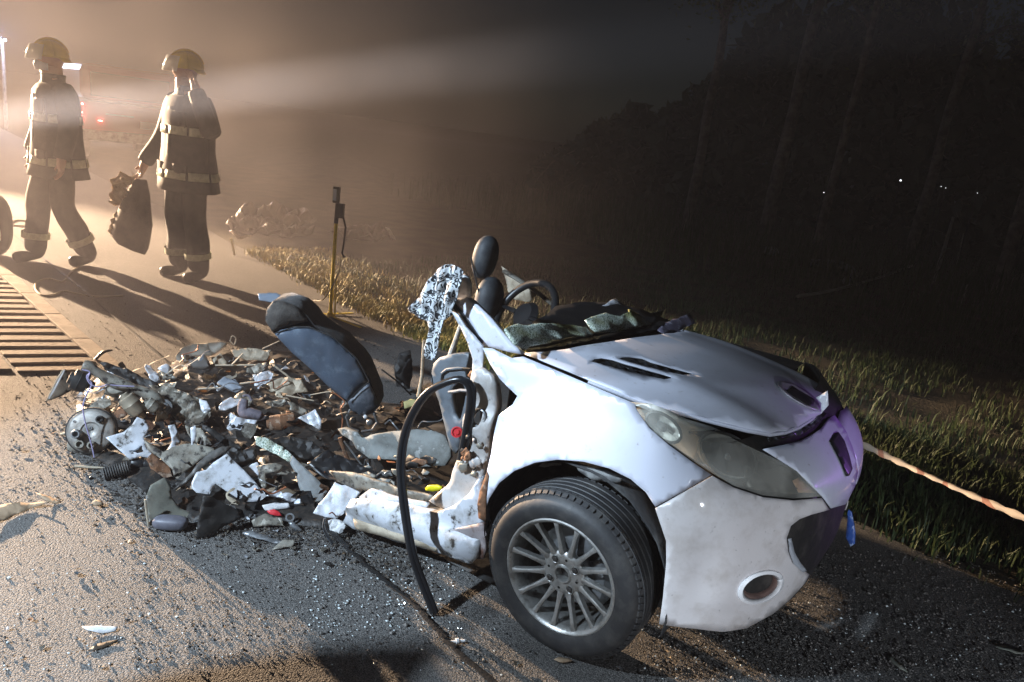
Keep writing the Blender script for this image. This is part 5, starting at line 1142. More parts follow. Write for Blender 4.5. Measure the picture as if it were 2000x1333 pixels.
# larger crumpled pieces and twisted strips filling the heap
CM = [(DUSTY, 'dusty grey'), (TORN, 'white painted'), (SOOT, 'sooty black'), (GREYM, 'bare grey'), (RUST, 'rust brown'), (WOODC, 'beige'), (DUSTY, 'muddy'), (INNER, 'grey blue')]
def place_word(x, y): return ('at the left end by the axle' if x < 330 else 'in the middle behind the white pressed section' if x < 560 else 'at the right round the seat foot') if y > 790 else 'at the back behind the blue grey block'
cnt = 0
while cnt < 44:
    x = random.uniform(150, 700); y = random.uniform(700, 1020); p = onz(x, y, .06)
    if not inpoly(p[:2], FG) or edge_dist(p[0], p[1]) < .05: continue
    m_, nm = random.choice([CM[2], CM[2], CM[4], CM[2], CM[0]] if y > 800 else CM[:2]+CM[5:7]); L_ = random.uniform(14, 34); w_ = L_*random.uniform(.25, .8); a0 = random.uniform(-.5, 1.0)
    pl = []
    for q in range(9):
        t = 6.283*q/9; r_ = random.uniform(.55, 1.1); u, w2 = L_*r_*math.cos(t), w_*r_*math.sin(t); pl.append((x+u*math.cos(a0)-w2*math.sin(a0), y+u*math.sin(a0)+w2*math.cos(a0)))
    sheet('crumpled_piece', pl, mound(p[0], p[1])+(random.uniform(-.03, .01) if y > 800 else random.uniform(.0, .05)), random.uniform(15, 65) if y < 800 else random.uniform(45, 75), random.uniform(-40, 40), m_, random.uniform(.015, .05), .003, step=5, sc=random.uniform(9, 18), label='crumpled %s piece of bodywork heaped %s' % (nm, place_word(x, y)), cat='metal scrap', group='crumpled pieces in the heap'); cnt += 1
cnt = 0
while cnt < 70:
    x = random.uniform(150, 860); y = random.uniform(700, 1030); p = onz(x, y, .08)
    if not inpoly(p[:2], FG): continue
    L_ = random.uniform(.06, .20); a0 = random.uniform(0, 6.28); z = mound(p[0], p[1])+random.uniform(.02, .09); b = np.array((p[0], p[1], z)); d = np.array((math.cos(a0), math.sin(a0), random.uniform(-.3, .6))); ps = []
    for q in range(5): ps.append(b+d*L_*(q/4-.5)+np.array([random.uniform(-1, 1) for _ in range(3)])*.16*L_)
    ps = [(u[0], u[1], max(u[2], .015)) for u in ps]
    wire = random.random() < .5; m_, nm = random.choice([(BLACKP, 'black'), (COPPER, 'copper'), (SOOT, 'sooty'), (GREYM, 'grey')]) if wire else random.choice(CM)
    o = MB().tube(spline(ps, 5), random.uniform(.0018, .004) if wire else [random.uniform(.006, .014)*(.6+.4*math.sin(q)) for q in range(21)], 6, flat=1.0 if wire else .18).build('bent_wire' if wire else 'twisted_strip', m_)
    tag(o, 'thin bent %s wire sticking out %s' % (nm, place_word(x, y)) if wire else 'narrow twisted %s strip heaped %s' % (nm, place_word(x, y)), 'wire' if wire else 'metal strip', 'wires in the heap' if wire else 'twisted strips in the heap'); cnt += 1
RLAB = 'small scrap thrown on the tarmac round the wreck'
ANAME = ['left of the heap near the rumble strip', 'in front of the heap', 'round the black door seal', 'behind the heap', 'at the lower left', 'below the front wheel and bumper', 'right of the bumper']
areas = [((0, 620, 300, 1000), 40), ((250, 980, 720, 1120), 45), ((680, 1060, 1000, 1250), 14), ((300, 560, 620, 690), 14), ((0, 1050, 700, 1320), 14), ((1000, 1250, 1950, 1325), 9), ((1550, 1090, 1800, 1200), 4)]
for ai, ((x0, y0, x1, y1), n_) in enumerate(areas):
    for _ in range(n_):
        p = onz(random.uniform(x0, x1), random.uniform(y0, y1)); s = random.uniform(.006, .022) if y0 > 600 else random.uniform(.01, .025)
        m_ = random.choice(TPL)
        scrap(m_, (p[0], p[1], .014+s*.25), s, 'road_scrap', 'small %s scrap on the tarmac %s' % (TNAME[TPL.index(m_)], ANAME[ai]), 'scrap', 'scraps strewn on the tarmac', flat=True)
def flat_piece(name, poly, material, label, cat='scrap', amp=.012, curl=0.0, thick=.003):
    o = sheet(name, poly, .014, 78, 0, material, amp, thick, step=9, sc=9, label=label, cat=cat, ridge=False); return o
flat_piece('bark_sheet', [(-30, 1010), (-5, 990), (40, 978), (75, 976), (98, 982), (60, 985), (30, 1000), (12, 1012), (-20, 1025)], TAN, 'large curled tan sheet at the left edge of the road', amp=.03)
flat_piece('bark_sheet', [(70, 966), (95, 968), (120, 978), (108, 982), (85, 976)], TAN, 'smaller curled tan sheet beside the large one', amp=.03)
flat_piece('paper_scrap', [(160, 1224), (190, 1222), (230, 1224), (226, 1232), (200, 1236), (170, 1230)], PAPER, 'narrow white shard on the bare road at the lower left', amp=.008)
flat_piece('leaf', [(172, 1268), (190, 1254), (212, 1249), (232, 1247), (226, 1252), (205, 1262), (182, 1270)], mat('dark dry leaf', (.05, .035, .022), .6), 'dark dry leaf lying below the narrow white shard', 'leaf', amp=.03)
flat_piece('leaf', [(178, 988), (186, 982), (200, 982), (202, 988), (188, 992)], TAN, 'small tan leaf between the curled sheets and the heap', 'leaf', amp=.03)
flat_piece('leaf', [(1082, 1288), (1092, 1281), (1112, 1284), (1118, 1290), (1098, 1294)], TAN, 'small orange brown leaf below the front tyre', 'leaf', amp=.02)
LEAFG = mat('grey green leaf', (.14, .155, .13), .45, var=(.2, .2, .17), vscale=30)
flat_piece('leaf', [(1735, 1276), (1748, 1282), (1764, 1296), (1773, 1312), (1760, 1306), (1744, 1292)], LEAFG, 'grey green leaf with curled tip at the bottom right', 'leaf', amp=.04)
flat_piece('leaf', [(1936, 1256), (1955, 1258), (1985, 1266), (2008, 1272), (1985, 1276), (1952, 1270)], LEAFG, 'broad grey green leaf cut off by the right edge', 'leaf', amp=.04)
for lb, pts, m_ in (('shiny bolt with a flange on the road left of the tyre', [(880, 1255), (893, 1253), (908, 1252)], PAPER),):
    b = thing('bolt', tuple(onz(893, 1254)), lb, 'bolt'); q = [onz(x, y, .016) for x, y in pts]
    MB().tube(q, .005, 8).build('shank', m_, b); d = Vector(q[2]-q[0]).normalized(); M = Matrix.Translation(Vector(q[1])) @ d.to_track_quat('Z', 'Y').to_matrix().to_4x4()
    mb = MB(); mb.lathe([(.0005, .004), (.010, .004), (.010, -.004), (.0005, -.004)], 14, M); mb.build('flange', m_, b)
P0 = onz(790, 1140); mb = MB(); mb.lathe([(.006, 0), (.006, .005), (.010, .005), (.010, 0)], 16, Matrix.Translation((P0[0], P0[1], .014)), closed=True); tag(mb.build('washer', GREYM), 'small metal washer on the tarmac beside the black door seal', 'washer')
sheet('blue_tag', [(1657, 995), (1664, 1000), (1671, 1040), (1670, 1062), (1661, 1068), (1652, 1050)], .16, 5, 0, mat('blue plastic', (.03, .09, .35), .35, var=(.3, .4, .6), vscale=30, vlo=.55, vhi=.6), .004, .004, label='small blue plastic strip hanging below the nose of the car', cat='plastic strip', base=(1662, 1068))
# ================================================================== FIREFIGHTERS
SKIN = mat('skin', (.42, .26, .19), .5, 0, var=(.36, .2, .15), vscale=20)
GEAR = mat('black turnout cloth', (.020, .021, .024), .75, 0, var=(.035, .035, .038), vscale=12, bump=.25, bscale=80)
TROU = mat('dark trousers', (.030, .028, .028), .8, 0, var=(.05, .047, .045), vscale=10, bump=.25, bscale=60)
BOOT = mat('boot rubber', (.014, .013, .012), .4)
REFLECT = mat('reflective band', (.50, .53, .42), .4, 0, var=(.36, .38, .3), vscale=20)
HELM = mat('yellow helmet', (.62, .48, .05), .3, 0, coat=.4, var=(.5, .38, .05), vscale=8)
def visormat():
    m = bpy.data.materials.new('clear visor'); m.use_nodes = True; nt = m.node_tree; N = nt.nodes; L = nt.links
    b = N['Principled BSDF']; b.inputs['Base Color'].default_value = (.75, .80, .85, 1); b.inputs['Roughness'].default_value = .12
    tr = N.new('ShaderNodeBsdfTransparent'); mx = N.new('ShaderNodeMixShader'); mx.inputs[0].default_value = .35
    L.new(b.outputs[0], mx.inputs[1]); L.new(tr.outputs[0], mx.inputs[2]); L.new(mx.outputs[0], N['Material Output'].inputs['Surface']); return m
VISOR = visormat()
def person(gpos, face, H, arms, legs, label, head_turn=0.0, mask=False):
    """arms: dict L/R -> (elbow, wrist, fingerdir); local x = person's left, y = front, z up, metres at stature 1.80"""
    s = H/1.80
    root = thing('person', (gpos[0], gpos[1], 0.008), label, 'person', None)
    f = np.array((face[0], face[1], 0.0)); f /= np.linalg.norm(f); l = np.array((-f[1], f[0], 0)) ; up = np.array((0, 0, 1.0))
    B = np.stack([l, f, up], 1)
    def W(p): return B@(np.array(p, float)*s)+np.array((gpos[0], gpos[1], .008))
    verts = []; rad = []; edges = []; kind = []
    def v(p, r, k, par=None, ry=None):
        verts.append(tuple(np.array(p, float)*s)); rad.append((r*s, (ry or r)*s)); kind.append(k)
        if par is not None: edges.append((par, len(verts)-1))
        return len(verts)-1
    pel = v((0, 0, .98), .135, 0); sp = v((0, 0, 1.14), .13, 0, pel); ch = v((0, .01, 1.32), .15, 0, sp); uc = v((0, 0, 1.42), .11, 0, ch)
    nk = v((0, .01, 1.50), .070, 1, uc); c_, s_ = math.cos(head_turn), math.sin(head_turn)
    def hd(x, y, z): return (x*c_-y*s_, .01+x*s_+y*c_, z)
    hb = v(hd(0, .015, 1.575), .078, 1, nk); hm = v(hd(0, .02, 1.66), .098, 1, hb); ht = v(hd(0, .01, 1.745), .085, 1, hm)
    v(hd(0, .118, 1.645), .014, 1, hm); v(hd(0, .085, 1.590), .030, 1, hb)
    for sx in (1, -1): v(hd(sx*.088, .0, 1.655), .016, 1, hm)
    for sd, sx in (('L', 1), ('R', -1)):
        el, wr, fd = arms[sd]
        sh = v((sx*.175, 0, 1.415), .075, 0, uc); e = v(el, .058, 0, sh); w_ = v(wr, .036, 1, e)
        fd = np.array(fd, float); fd /= np.linalg.norm(fd); side = np.cross(fd, (0, 1, .3)); side /= np.linalg.norm(side)
        pm = v(np.array(wr)+fd*.055, .034, 1, w_, .020); cv = np.cross(side, fd)
        for k, (off, ln) in enumerate(((-.027, .062), (-.009, .072), (.009, .068), (.026, .055))):
            a = v(np.array(wr)+fd*.098+side*off, .0100, 1, pm); b = v(np.array(wr)+fd*(.098+ln*.5)+side*off*1.1+cv*.012, .0090, 1, a); v(np.array(wr)+fd*(.098+ln*.85)+side*off*1.1+cv*.034, .0078, 1, b)
        a = v(np.array(wr)+fd*.045-side*.040+cv*.01, .0110, 1, pm); v(np.array(wr)+fd*.085-side*.052+cv*.028, .0090, 1, a)
        hp_, kn, an, toe = legs[sd]
        h = v((sx*.095, 0, .92), .120, 2, pel); k = v(kn, .100, 2, h); mid = v((np.array(kn)+np.array(an))/2+np.array((0, -.012, 0)), .098, 2, k); a = v(an, .088, 2, mid)
        h2 = v(np.array(an)+np.array((0, -.02, -.055)), .058, 3, a); v(toe, .050, 3, h2, .040)
    me = bpy.data.meshes.new('person_rig'); me.from_pydata(verts, edges, [])
    o = bpy.data.objects.new('person_rig', me); col.objects.link(o)
    md = o.modifiers.new('skin', 'SKIN'); md.use_smooth_shade = True
    for i, d in enumerate(me.skin_vertices[0].data): d.radius = rad[i]; d.use_root = (i == 0)
    ss = o.modifiers.new('sub', 'SUBSURF'); ss.levels = 2; ss.render_levels = 2
    dg = bpy.context.evaluated_depsgraph_get(); dg.update(); em = bpy.data.meshes.new_from_object(o.evaluated_get(dg))
    bpy.data.objects.remove(o)
    mb = MB(); VV = np.array([q.co[:] for q in em.vertices]); KV = np.array(verts)
    km = {0: 0, 1: 1, 2: 2, 3: 3}; mi = []
    for pg in em.polygons:
        c = VV[list(pg.vertices)].mean(0); dd = np.sqrt(((KV-c)**2).sum(1))-np.array([q[0] for q in rad])*.95; mi.append(km[kind[int(np.argmin(dd))]])
    def folds(q):
        q = np.array(q)/s; z = q[2]
        if z < 1.45: q = q+(.016 if z < .95 else .008)*np.array((noise.noise(Vector((q[0]*9, q[1]*9, z*5+gpos[0]))), noise.noise(Vector((q[0]*9+5, q[1]*9, z*6))), 0))*(1 if z > .09 else 0)
        return q
    mb.v = [tuple(W(folds(q))) for q in VV]; mb.f = [tuple(pg.vertices) for pg in em.polygons]; mb.mi = mi
    mb.build('body', [GEAR, SKIN, TROU, BOOT], root)
    # coat, flaring to mid thigh
    rows = []
    for z, rx, ry in ((1.475, .085, .075), (1.455, .150, .105), (1.41, .205, .130), (1.32, .218, .150), (1.18, .215, .152), (1.05, .215, .155), (.92, .232, .168), (.80, .248, .182), (.735, .255, .190)):
        row = []
        for j in range(33):
            a = 2*math.pi*j/32; fold = 1+.035*math.sin(a*7+z*3)*max(0, (1.25-z))/.5+.05*noise.noise(Vector((math.cos(a)*2.6, math.sin(a)*2.6, z*7+gpos[0])))
            row.append(W((rx*1.12*fold*math.cos(a), ry*1.12*fold*math.sin(a)+.0, z)))
        rows.append(row)
    coat = MB().grid(rows).build('coat', GEAR, root, thick=.008*1)
    for zc, rr, nm in ((1.205, 1.0, 'chest_band'), (.865, 1.0, 'hem_band')):
        for k in range(8):
            a0, a1 = 2*math.pi*(k+.05)/8, 2*math.pi*(k+.95)/8; rws = []
            for dz in (-.032, 0, .032):
                z = zc+dz; rx = np.interp(z, [.735, .80, .92, 1.05, 1.18, 1.32], [.286, .278, .260, .241, .241, .244])+.012; ry = np.interp(z, [.735, .80, .92, 1.05, 1.18, 1.32], [.213, .204, .188, .174, .170, .168])+.012
                rws.append([W((rx*(1+.035*math.sin(a*7+z*3)*max(0, 1.25-z)/.5)*math.cos(a), ry*(1+.035*math.sin(a*7+z*3)*max(0, 1.25-z)/.5)*math.sin(a), z)) for a in np.linspace(a0, a1, 7)])
            MB().grid(rws).build('reflective_band', REFLECT, coat, thick=.002)
    for sd, sx in (('L', 1), ('R', -1)):
        el, wr, fd = arms[sd]; q = spline([(sx*.15, 0, 1.43), (sx*.20, 0, 1.37), el, np.array(el)*.15+np.array(wr)*.85, np.array(wr)*.98+np.array(el)*.02], 5)
        slv = MB().tube([W(p) for p in q], [s*x for x in np.interp(np.linspace(0, 1, len(q)), [0, .25, .5, .8, 1], [.085, .085, .076, .064, .058])], 12).build('sleeve', GEAR, coat)
    # pockets, front flap, ankle bands, belt radio
    for px_, pz in ((-.13, .90), (.13, .90), (.10, 1.30)):
        rows = [[W((px_+dx, .197*(1-((px_+dx)/.30)**2)**.5*(.95 if pz < 1 else .80)+.004, pz+dz)) for dx in np.linspace(-.06, .06, 5)] for dz in (-.07, -.02, .045, .05)]
        MB().grid(rows).build('pocket', GEAR, coat, thick=.012)
    rows = [[W((dx, .150+(.188-.150)*(1.25-z)/.5*.8+.016, z)) for dx in (-.03, 0, .03)] for z in (1.38, 1.2, 1.05, .9, .78)]
    MB().grid(rows).build('front_flap', GEAR, coat, thick=.010)
    for sd, sx in (('L', 1), ('R', -1)):
        kn, an = np.array(legs[sd][1]), np.array(legs[sd][2]); c0, c1 = kn*.35+an*.65, kn*.22+an*.78
        MB().tube([W(c0), W((c0+c1)/2), W(c1)], [.106*s, .107*s, .106*s], 14, cap=False).build('ankle_band', REFLECT, root)
    # collar
    rows = [[W((r*math.cos(a), .01+r*math.sin(a), z)) for a in np.linspace(0, 2*math.pi, 21)] for r, z in ((.088, 1.45), (.082, 1.50), (.086, 1.545))]
    MB().grid(rows).build('collar', GEAR, coat, thick=.006)
    # helmet with comb, brim, visor
    hel = None; rows = []
    for ph, r in ((0, 1.0), (15, .985), (30, .90), (45, .75), (60, .55), (75, .29), (89, .03)):
        rows.append([W(hd(.110*r*math.cos(a), .012+.126*r*math.sin(a), 1.672+.128*math.sin(R(ph)))) for a in np.linspace(0, 2*math.pi, 29)])
    hel = MB().grid(rows).build('helmet', HELM, root, thick=.006)
    rows = [[W(hd((.108+e*.4)*math.cos(a), .012+(.124+e*.5+(.008 if math.sin(a) < -.2 and e > .01 else 0))*math.sin(a), 1.680-dz-(.02 if math.sin(a) < -.3 and e > .01 else 0))) for a in np.linspace(0, 2*math.pi, 29)] for e, dz in ((0, 0), (.022, .010))]
    MB().grid(rows).build('helmet_brim', HELM, hel, thick=.005)
    MB().tube([W(hd(0, .012+.126*math.cos(a), 1.677+.132*math.sin(a))) for a in np.linspace(R(20), R(160), 12)], .012*s, 8, flat=1.0).build('helmet_comb', HELM, hel)
    rows = []
    for e, z, dy in ((.010, 1.755, .0), (.020, 1.70, .010), (.026, 1.640, .018)):
        rows.append([W(hd((.112+e)*math.cos(a), .015+dy+(.132+e)*math.sin(a), z)) for a in np.linspace(R(25), R(155), 15)])
    MB().grid(rows).build('visor', VISOR, hel, thick=.003)
    EYE = mat('eye', (.02, .018, .016), .2)
    for sx in (1, -1):
        blob(W(hd(sx*.032, .088, 1.665)), .010*s, .010*s, .008*s, n=10, m=6).build('eye', EYE, root)
    MB().tube([W(hd(x, .098-.2*abs(x), 1.603)) for x in (-.026, 0, .026)], .006*s, 6, flat=.6).build('mouth', mat('lips', (.28, .12, .10), .5), root)
    if mask:
        rows = [[W(hd(.075*math.cos(a)*r, .03+.098*math.sin(a)*(1 if r == 1 else r), z)) for a in np.linspace(R(10), R(170), 13)] for r, z in ((.98, 1.64), (1.08, 1.605), (.95, 1.565))]
        MB().grid(rows).build('face_mask', mat('blue white face mask', (.55, .62, .75), .7), root, thick=.003)
    return root
g1 = onz(120, 515); g2 = onz(366, 545)
person(g1, (-.62, -.78), 1.80, {'L': ((.31, .02, 1.15), (.34, .09, .90), (.1, .1, -1)), 'R': ((-.31, .0, 1.15), (-.34, .08, .90), (-.1, .1, -1))},
       {'L': (0, (.12, .02, .50), (.13, -.16, .105), (.14, .0, .035)), 'R': (0, (-.10, .13, .52), (-.11, .16, .105), (-.12, .34, .035))}, 'firefighter at the far left, striding, yellow helmet with raised visor, dark coat, pale face mask', .15, mask=True)
person(g2, (-.52, -.85), 1.85, {'L': ((.34, .04, 1.22), (.185, .07, 1.52), (-.25, .2, 1)), 'R': ((-.31, .02, 1.13), (-.42, .12, .90), (-.25, .15, -1))},
       {'L': (0, (.12, .02, .50), (.13, -.02, .105), (.15, .14, .035)), 'R': (0, (-.11, .04, .51), (-.12, .0, .105), (-.14, .17, .035))}, 'firefighter with two pale reflective bands, one hand at the ear, holding a sack', .45)
# an unseen figure, added left of the camera to cast its shadow into the frame
person(np.array((-1.75, 0.955, 0)), (-.48, .87), 1.70, {'L': ((.25, .0, 1.12), (.25, .04, .88), (0, .1, -1)), 'R': ((-.26, .0, 1.12), (-.40, .02, 1.20), (-1, .1, .1))},
       {'L': (0, (.11, .02, .50), (.12, -.02, .105), (.13, .14, .035)), 'R': (0, (-.11, .03, .51), (-.12, .0, .105), (-.13, .17, .035))}, 'unseen figure added left of the frame to cast a shadow on the fender', .0)
# --- sack in the second firefighter's hand
sk = thing('sack', tuple(onz(255, 490)), 'dark sack with crumpled cream paper at its mouth, held by the firefighter with reflective bands', 'sack')
SACKM = mat('brown sack cloth', (.07, .052, .04), .8, 0, var=(.04, .03, .025), vscale=10, bump=.4, bscale=50)
dsk = float((g2-CC)@CF)-.14
def atp(px, py, d): return atd(px, py, d)
rows = []
for (xl, xr, y) in ((262, 286, 352), (246, 292, 380), (232, 294, 410), (222, 296, 440), (218, 292, 460), (232, 288, 478), (258, 282, 490)):
    a, b = atp(xl, y, dsk), atp(xr, y+ (8 if y > 450 else 0), dsk); c = (a+b)/2; hx = (b-a)/2; dz = CF*np.linalg.norm(hx)*.7
    rows.append([c+hx*math.cos(t)*(1+.06*noise.noise(Vector((t, y*.05, 0))))+dz*math.sin(t)*(1+.1*noise.noise(Vector((t*2, y*.05, 3)))) for t in np.linspace(0, 2*math.pi, 21)])
mb = MB(); mb.grid(rows); mb.add(rows[-1][:-1], [tuple(range(20))]); mb.build('sack_body', SACKM, sk)
def dsheet(name, poly, d, material, amp, parent, step=5, sc=12):
    V, F = cdt(poly, step); mb = MB(); sd = random.random()*30; mb.add([atd(x, y, d)-CF*amp*(abs(noise.noise(Vector((x*.12+sd, y*.12, 0))))*2-.5) for x, y in V], F); return mb.build(name, material, parent, thick=.003, angle=30)
CREAM = mat('cream crumpled paper', (.62, .50, .34), .75, var=(.5, .38, .25), vscale=14)
dsheet('paper', [(211, 392), (222, 372), (215, 352), (238, 336), (252, 345), (262, 338), (258, 358), (246, 368), (252, 382), (240, 398), (222, 402)], dsk-.05, CREAM, .08, sk)
dsheet('paper', [(210, 452), (222, 420), (240, 398), (250, 392), (242, 415), (228, 440), (216, 458)], dsk-.05, CREAM, .04, sk)

# ================================================================== LAMP STAND BY THE VERGE
st = thing('lamp_stand', tuple(onz(645, 616)), 'yellow work lamp stand with small black lamp at the grass edge', 'lamp stand')
b0 = onz(645, 616, .02); dpt = float((b0-CC)@CF)
for pts in (((612, 610), (645, 615)), ((614, 628), (645, 617)), ((645, 617), (704, 640)), ((645, 614), (690, 612))):
    A, B = onz(*pts[0], .012), onz(*pts[1], .022); MB().tube([A, B], .014, 6, flat=.35).build('foot', YELL, st)
topz = 0
def pole_pt(z, dx=0): return (b0[0]+dx+.02*z*0, b0[1], z)
MB().tube([pole_pt(.015), pole_pt(.74)], .014, 8).build('pole', YELL, st)
MB().tube([pole_pt(.02, .035), pole_pt(.30, .030)], .006, 6).build('brace', YELL, st)
MB().tube([pole_pt(.015, .0), pole_pt(.015, .0)+np.array((0, 0, .03))], [.03, .02], 8).build('socket', YELL, st)
MB().tube([pole_pt(.74), pole_pt(.80)], .017, 8).build('clamp', BLACKP, st)
hd_ = MB(); hd_.box(pole_pt(.955, -.010), (.05, .04, .12)); hdo = hd_.build('lamp_head', BLACKP, st, bevel=.006)
lg = MB(); lg.box(tuple(np.array(pole_pt(.955, -.016))+np.array((0, -.024, 0))), (.026, .006, .085)); lg.build('lamp_glass', mat('pale lamp glass', (.62, .70, .82), .15, coat=.5), hdo, bevel=.002)
bb = MB(); bb.box(pole_pt(.84, .022), (.065, .05, .11)); bb.build('battery_box', BLACKP, st, bevel=.006)
MB().tube([pole_pt(.80, .05), pole_pt(.72, .075), pole_pt(.60, .07), pole_pt(.52, .062), pole_pt(.49, .075), pole_pt(.50, .085)], .008, 6).build('carry_strap', BLACKP, st)
MB().tube(spline([pole_pt(.47, .06), pole_pt(.32, .03), pole_pt(.14, -.06), tuple(onz(612, 588, .02)), tuple(onz(595, 602, .012))], 6), .005, 6).build('cable', mat('grey cable', (.20, .18, .13), .6), st)

# ================================================================== THINGS ON THE VERGE BEHIND
TARP = mat('brown tarpaulin', (.10, .072, .058), .45, 0, var=(.06, .045, .038), vscale=6, bump=.3, bscale=30)
bu = thing('tarpaulin', tuple(onz(530, 462)), 'crumpled brown tarpaulin bundle lying on the dark verge behind the lamp stand', 'tarpaulin')
def lump(poly, z0, tilt, amp, nm, par, m_, sc=7, step=7, thick=.02):
    return sheet(nm, poly, z0, tilt, 0, m_, amp, thick, step=step, sc=sc, parent=par)
lump([(442, 432), (470, 408), (520, 400), (560, 402), (600, 410), (618, 428), (590, 440), (540, 440), (490, 442), (455, 448)], .14, 45, .18, 'fold', bu, TARP)
lump([(448, 455), (480, 440), (540, 438), (590, 440), (615, 440), (610, 455), (560, 462), (500, 458), (460, 465)], .03, 40, .15, 'fold', bu, TARP)
lump([(450, 452), (470, 440), (495, 450), (490, 462), (465, 466)], .02, 30, .06, 'corner', bu, WOODC)
sheet('dark_sheet', [(640, 450), (690, 436), (745, 438), (770, 462), (730, 470), (680, 465)], .03, 55, 0, TARP, .12, .01, label='low dark sheet lying right of the lamp stand on the verge', cat='sheet', sc=7)
sheet('pale_shard', [(752, 444), (760, 446), (774, 468), (766, 470)], .05, 20, 0, PAPER, .01, .004, step=5, label='pale upright shard at the right end of the dark verge sheet', cat='shard')
ptube('marker_stick', [(451, 466), (455, 482), (458, 499)], .01, .012, mat('cream stick', (.65, .58, .40), .6), 'short cream stick standing in front of the tarpaulin', 'stick', tilt=0)
sheet('white_scrap', [(560, 506), (568, 499), (578, 502), (574, 507), (577, 515), (566, 511)], .012, 40, 0, PAPER, .03, .004, step=5, label='small white curled scrap lying at the edge of the sunlit grass'.replace('sunlit', 'lamplit'), cat='scrap')
# cable on the ground by the striding firefighter
ptc = [onz(*p, .012) for p in ((152, 522), (138, 532), (123, 550), (95, 545), (72, 552), (70, 566), (84, 577), (108, 575), (124, 569), (150, 574), (190, 580), (240, 578))]
tag(MB().tube(spline(ptc, 6), .008, 6).build('ground_cable', mat('pale cable', (.34, .30, .22), .55)), 'thin cable looping on the ground at the feet of the left firefighter', 'cable')
ptc = [onz(*p, .012) for p in ((18, 436), (34, 431), (66, 434), (70, 441), (40, 442), (22, 440))]
tag(MB().tube(spline(ptc, 6), .012, 6).build('hose_ring', mat('pale cable', (.34, .30, .22), .55)), 'pale hose loop on the road behind the left firefighter', 'hose')
bgp = onz(-12, 500, 0); bg = thing('kit_bag', tuple(bgp), 'black kit bag with a pale patch cut off by the left edge of the picture', 'bag')
blob((bgp[0], bgp[1], .27), .15, .13, .27, n=20, m=12, pw=2.4).build('bag_body', BLACKP, bg)
blob((bgp[0]+.06, bgp[1]-.085, .21), .07, .05, .09, n=14, m=8, pw=2.6).build('patch', PAPER, bg)
MB().tube([(bgp[0]-.1, bgp[1]-.05, .5), (bgp[0], bgp[1]-.08, .60), (bgp[0]+.1, bgp[1]-.05, .5)], .015, 6).build('handle', BLACKP, bg)

# ================================================================== BARRIER TAPE
def tapemat():
    m = bpy.data.materials.new('red and white tape'); m.use_nodes = True; nt = m.node_tree; N = nt.nodes; L = nt.links; b = N['Principled BSDF']
    tc = N.new('ShaderNodeTexCoord'); w = N.new('ShaderNodeTexWave'); w.inputs['Scale'].default_value = 3.1; w.inputs['Distortion'].default_value = 6.0; w.inputs['Detail'].default_value = 3; w.wave_profile = 'SIN'; L.new(tc.outputs['Object'], w.inputs['Vector'])
    r = N.new('ShaderNodeValToRGB'); r.color_ramp.interpolation = 'CONSTANT'; r.color_ramp.elements[0].color = (.62, .55, .46, 1); r.color_ramp.elements[1].color = (.40, .22, .17, 1); r.color_ramp.elements[1].position = .92
    L.new(w.outputs['Fac'], r.inputs[0]); L.new(r.outputs[0], b.inputs['Base Color']); b.inputs['Roughness'].default_value = .4; return m
A = onz(1600, 826, .32); B = onz(2120, 1062, .30); rows = []
for k in range(70):
    t = k/69; c = A+(B-A)*t-np.array((0, 0, .015*4*t*(1-t))); an = .9+.5*math.sin(t*9); d = np.array((-(B-A)[1], (B-A)[0], 0)); d /= np.linalg.norm(d)
    wd = .014+.003*math.sin(k*1.3); rows.append([c-(d*math.cos(an)+np.array((0, 0, 1))*math.sin(an))*wd, c+np.array((0, 0, .003)), c+(d*math.cos(an)+np.array((0, 0, 1))*math.sin(an))*wd])
tag(MB().grid(rows).build('barrier_tape', tapemat(), thick=.003), 'twisted red and white barrier tape stretched over the grass from the nose of the car', 'barrier tape')

# ================================================================== FAR RED VEHICLE, LAMPS, TREES
REDV = mat('red truck paint', (.32, .022, .022), .35, coat=.5)
vg = onz(262, 322); veh = thing('red_truck', tuple(vg), 'dark red vehicle with a column of red lamps between the two firefighters', 'truck')
vd = np.array((-.62, .78, 0)); vd /= np.linalg.norm(vd); vl = np.array((vd[1], -vd[0], 0))
def vp(x, y, z): return vg+vl*x+vd*y+np.array((0, 0, z))
def vbox(nm, x0, x1, y0, y1, z0, z1, m_, bev=.03, par=veh):
    vs = [vp(x, y, z) for x in (x0, x1) for y in (y0, y1) for z in (z0, z1)]
    return MB().add(vs, [(0, 1, 3, 2), (4, 6, 7, 5), (0, 4, 5, 1), (2, 3, 7, 6), (0, 2, 6, 4), (1, 5, 7, 3)]).build(nm, m_, par, smooth=False, bevel=bev)
vbox('body', -.95, .95, 0, 4.6, .45, 1.15, REDV, .08); vbox('cab', -.88, .88, .25, 3.0, 1.16, 1.85, REDV, .14)
vbox('rear_window', -.72, .72, .215, .245, 1.25, 1.70, mat('dark window', (.01, .01, .012), .6), .02)
vbox('bumper', -.97, .97, -.12, -.005, .42, .62, GREYM, .03); vbox('number_plate', .12, .58, -.03, -.008, .72, .86, mat('plate', (.30, .30, .42), .4), .005)
vbox('tailgate_trim', -.5, .0, -.02, -.004, .92, .95, GREYM, .004)
REDL = emit('red lamp', (1.0, .10, .08), 30)
for k, (x, z) in enumerate(((-.90, 1.08), (-.92, .92), (-.93, .86), (-.92, .80), (-.93, .56))):
    blob(vp(x, -.03, z), .022, .022, .02, n=10, m=6).build('tail_lamp', REDL, veh)
blob(vp(-.60, -.03, .80), .05, .02, .012, n=10, m=6).build('tail_lamp', REDL, veh)
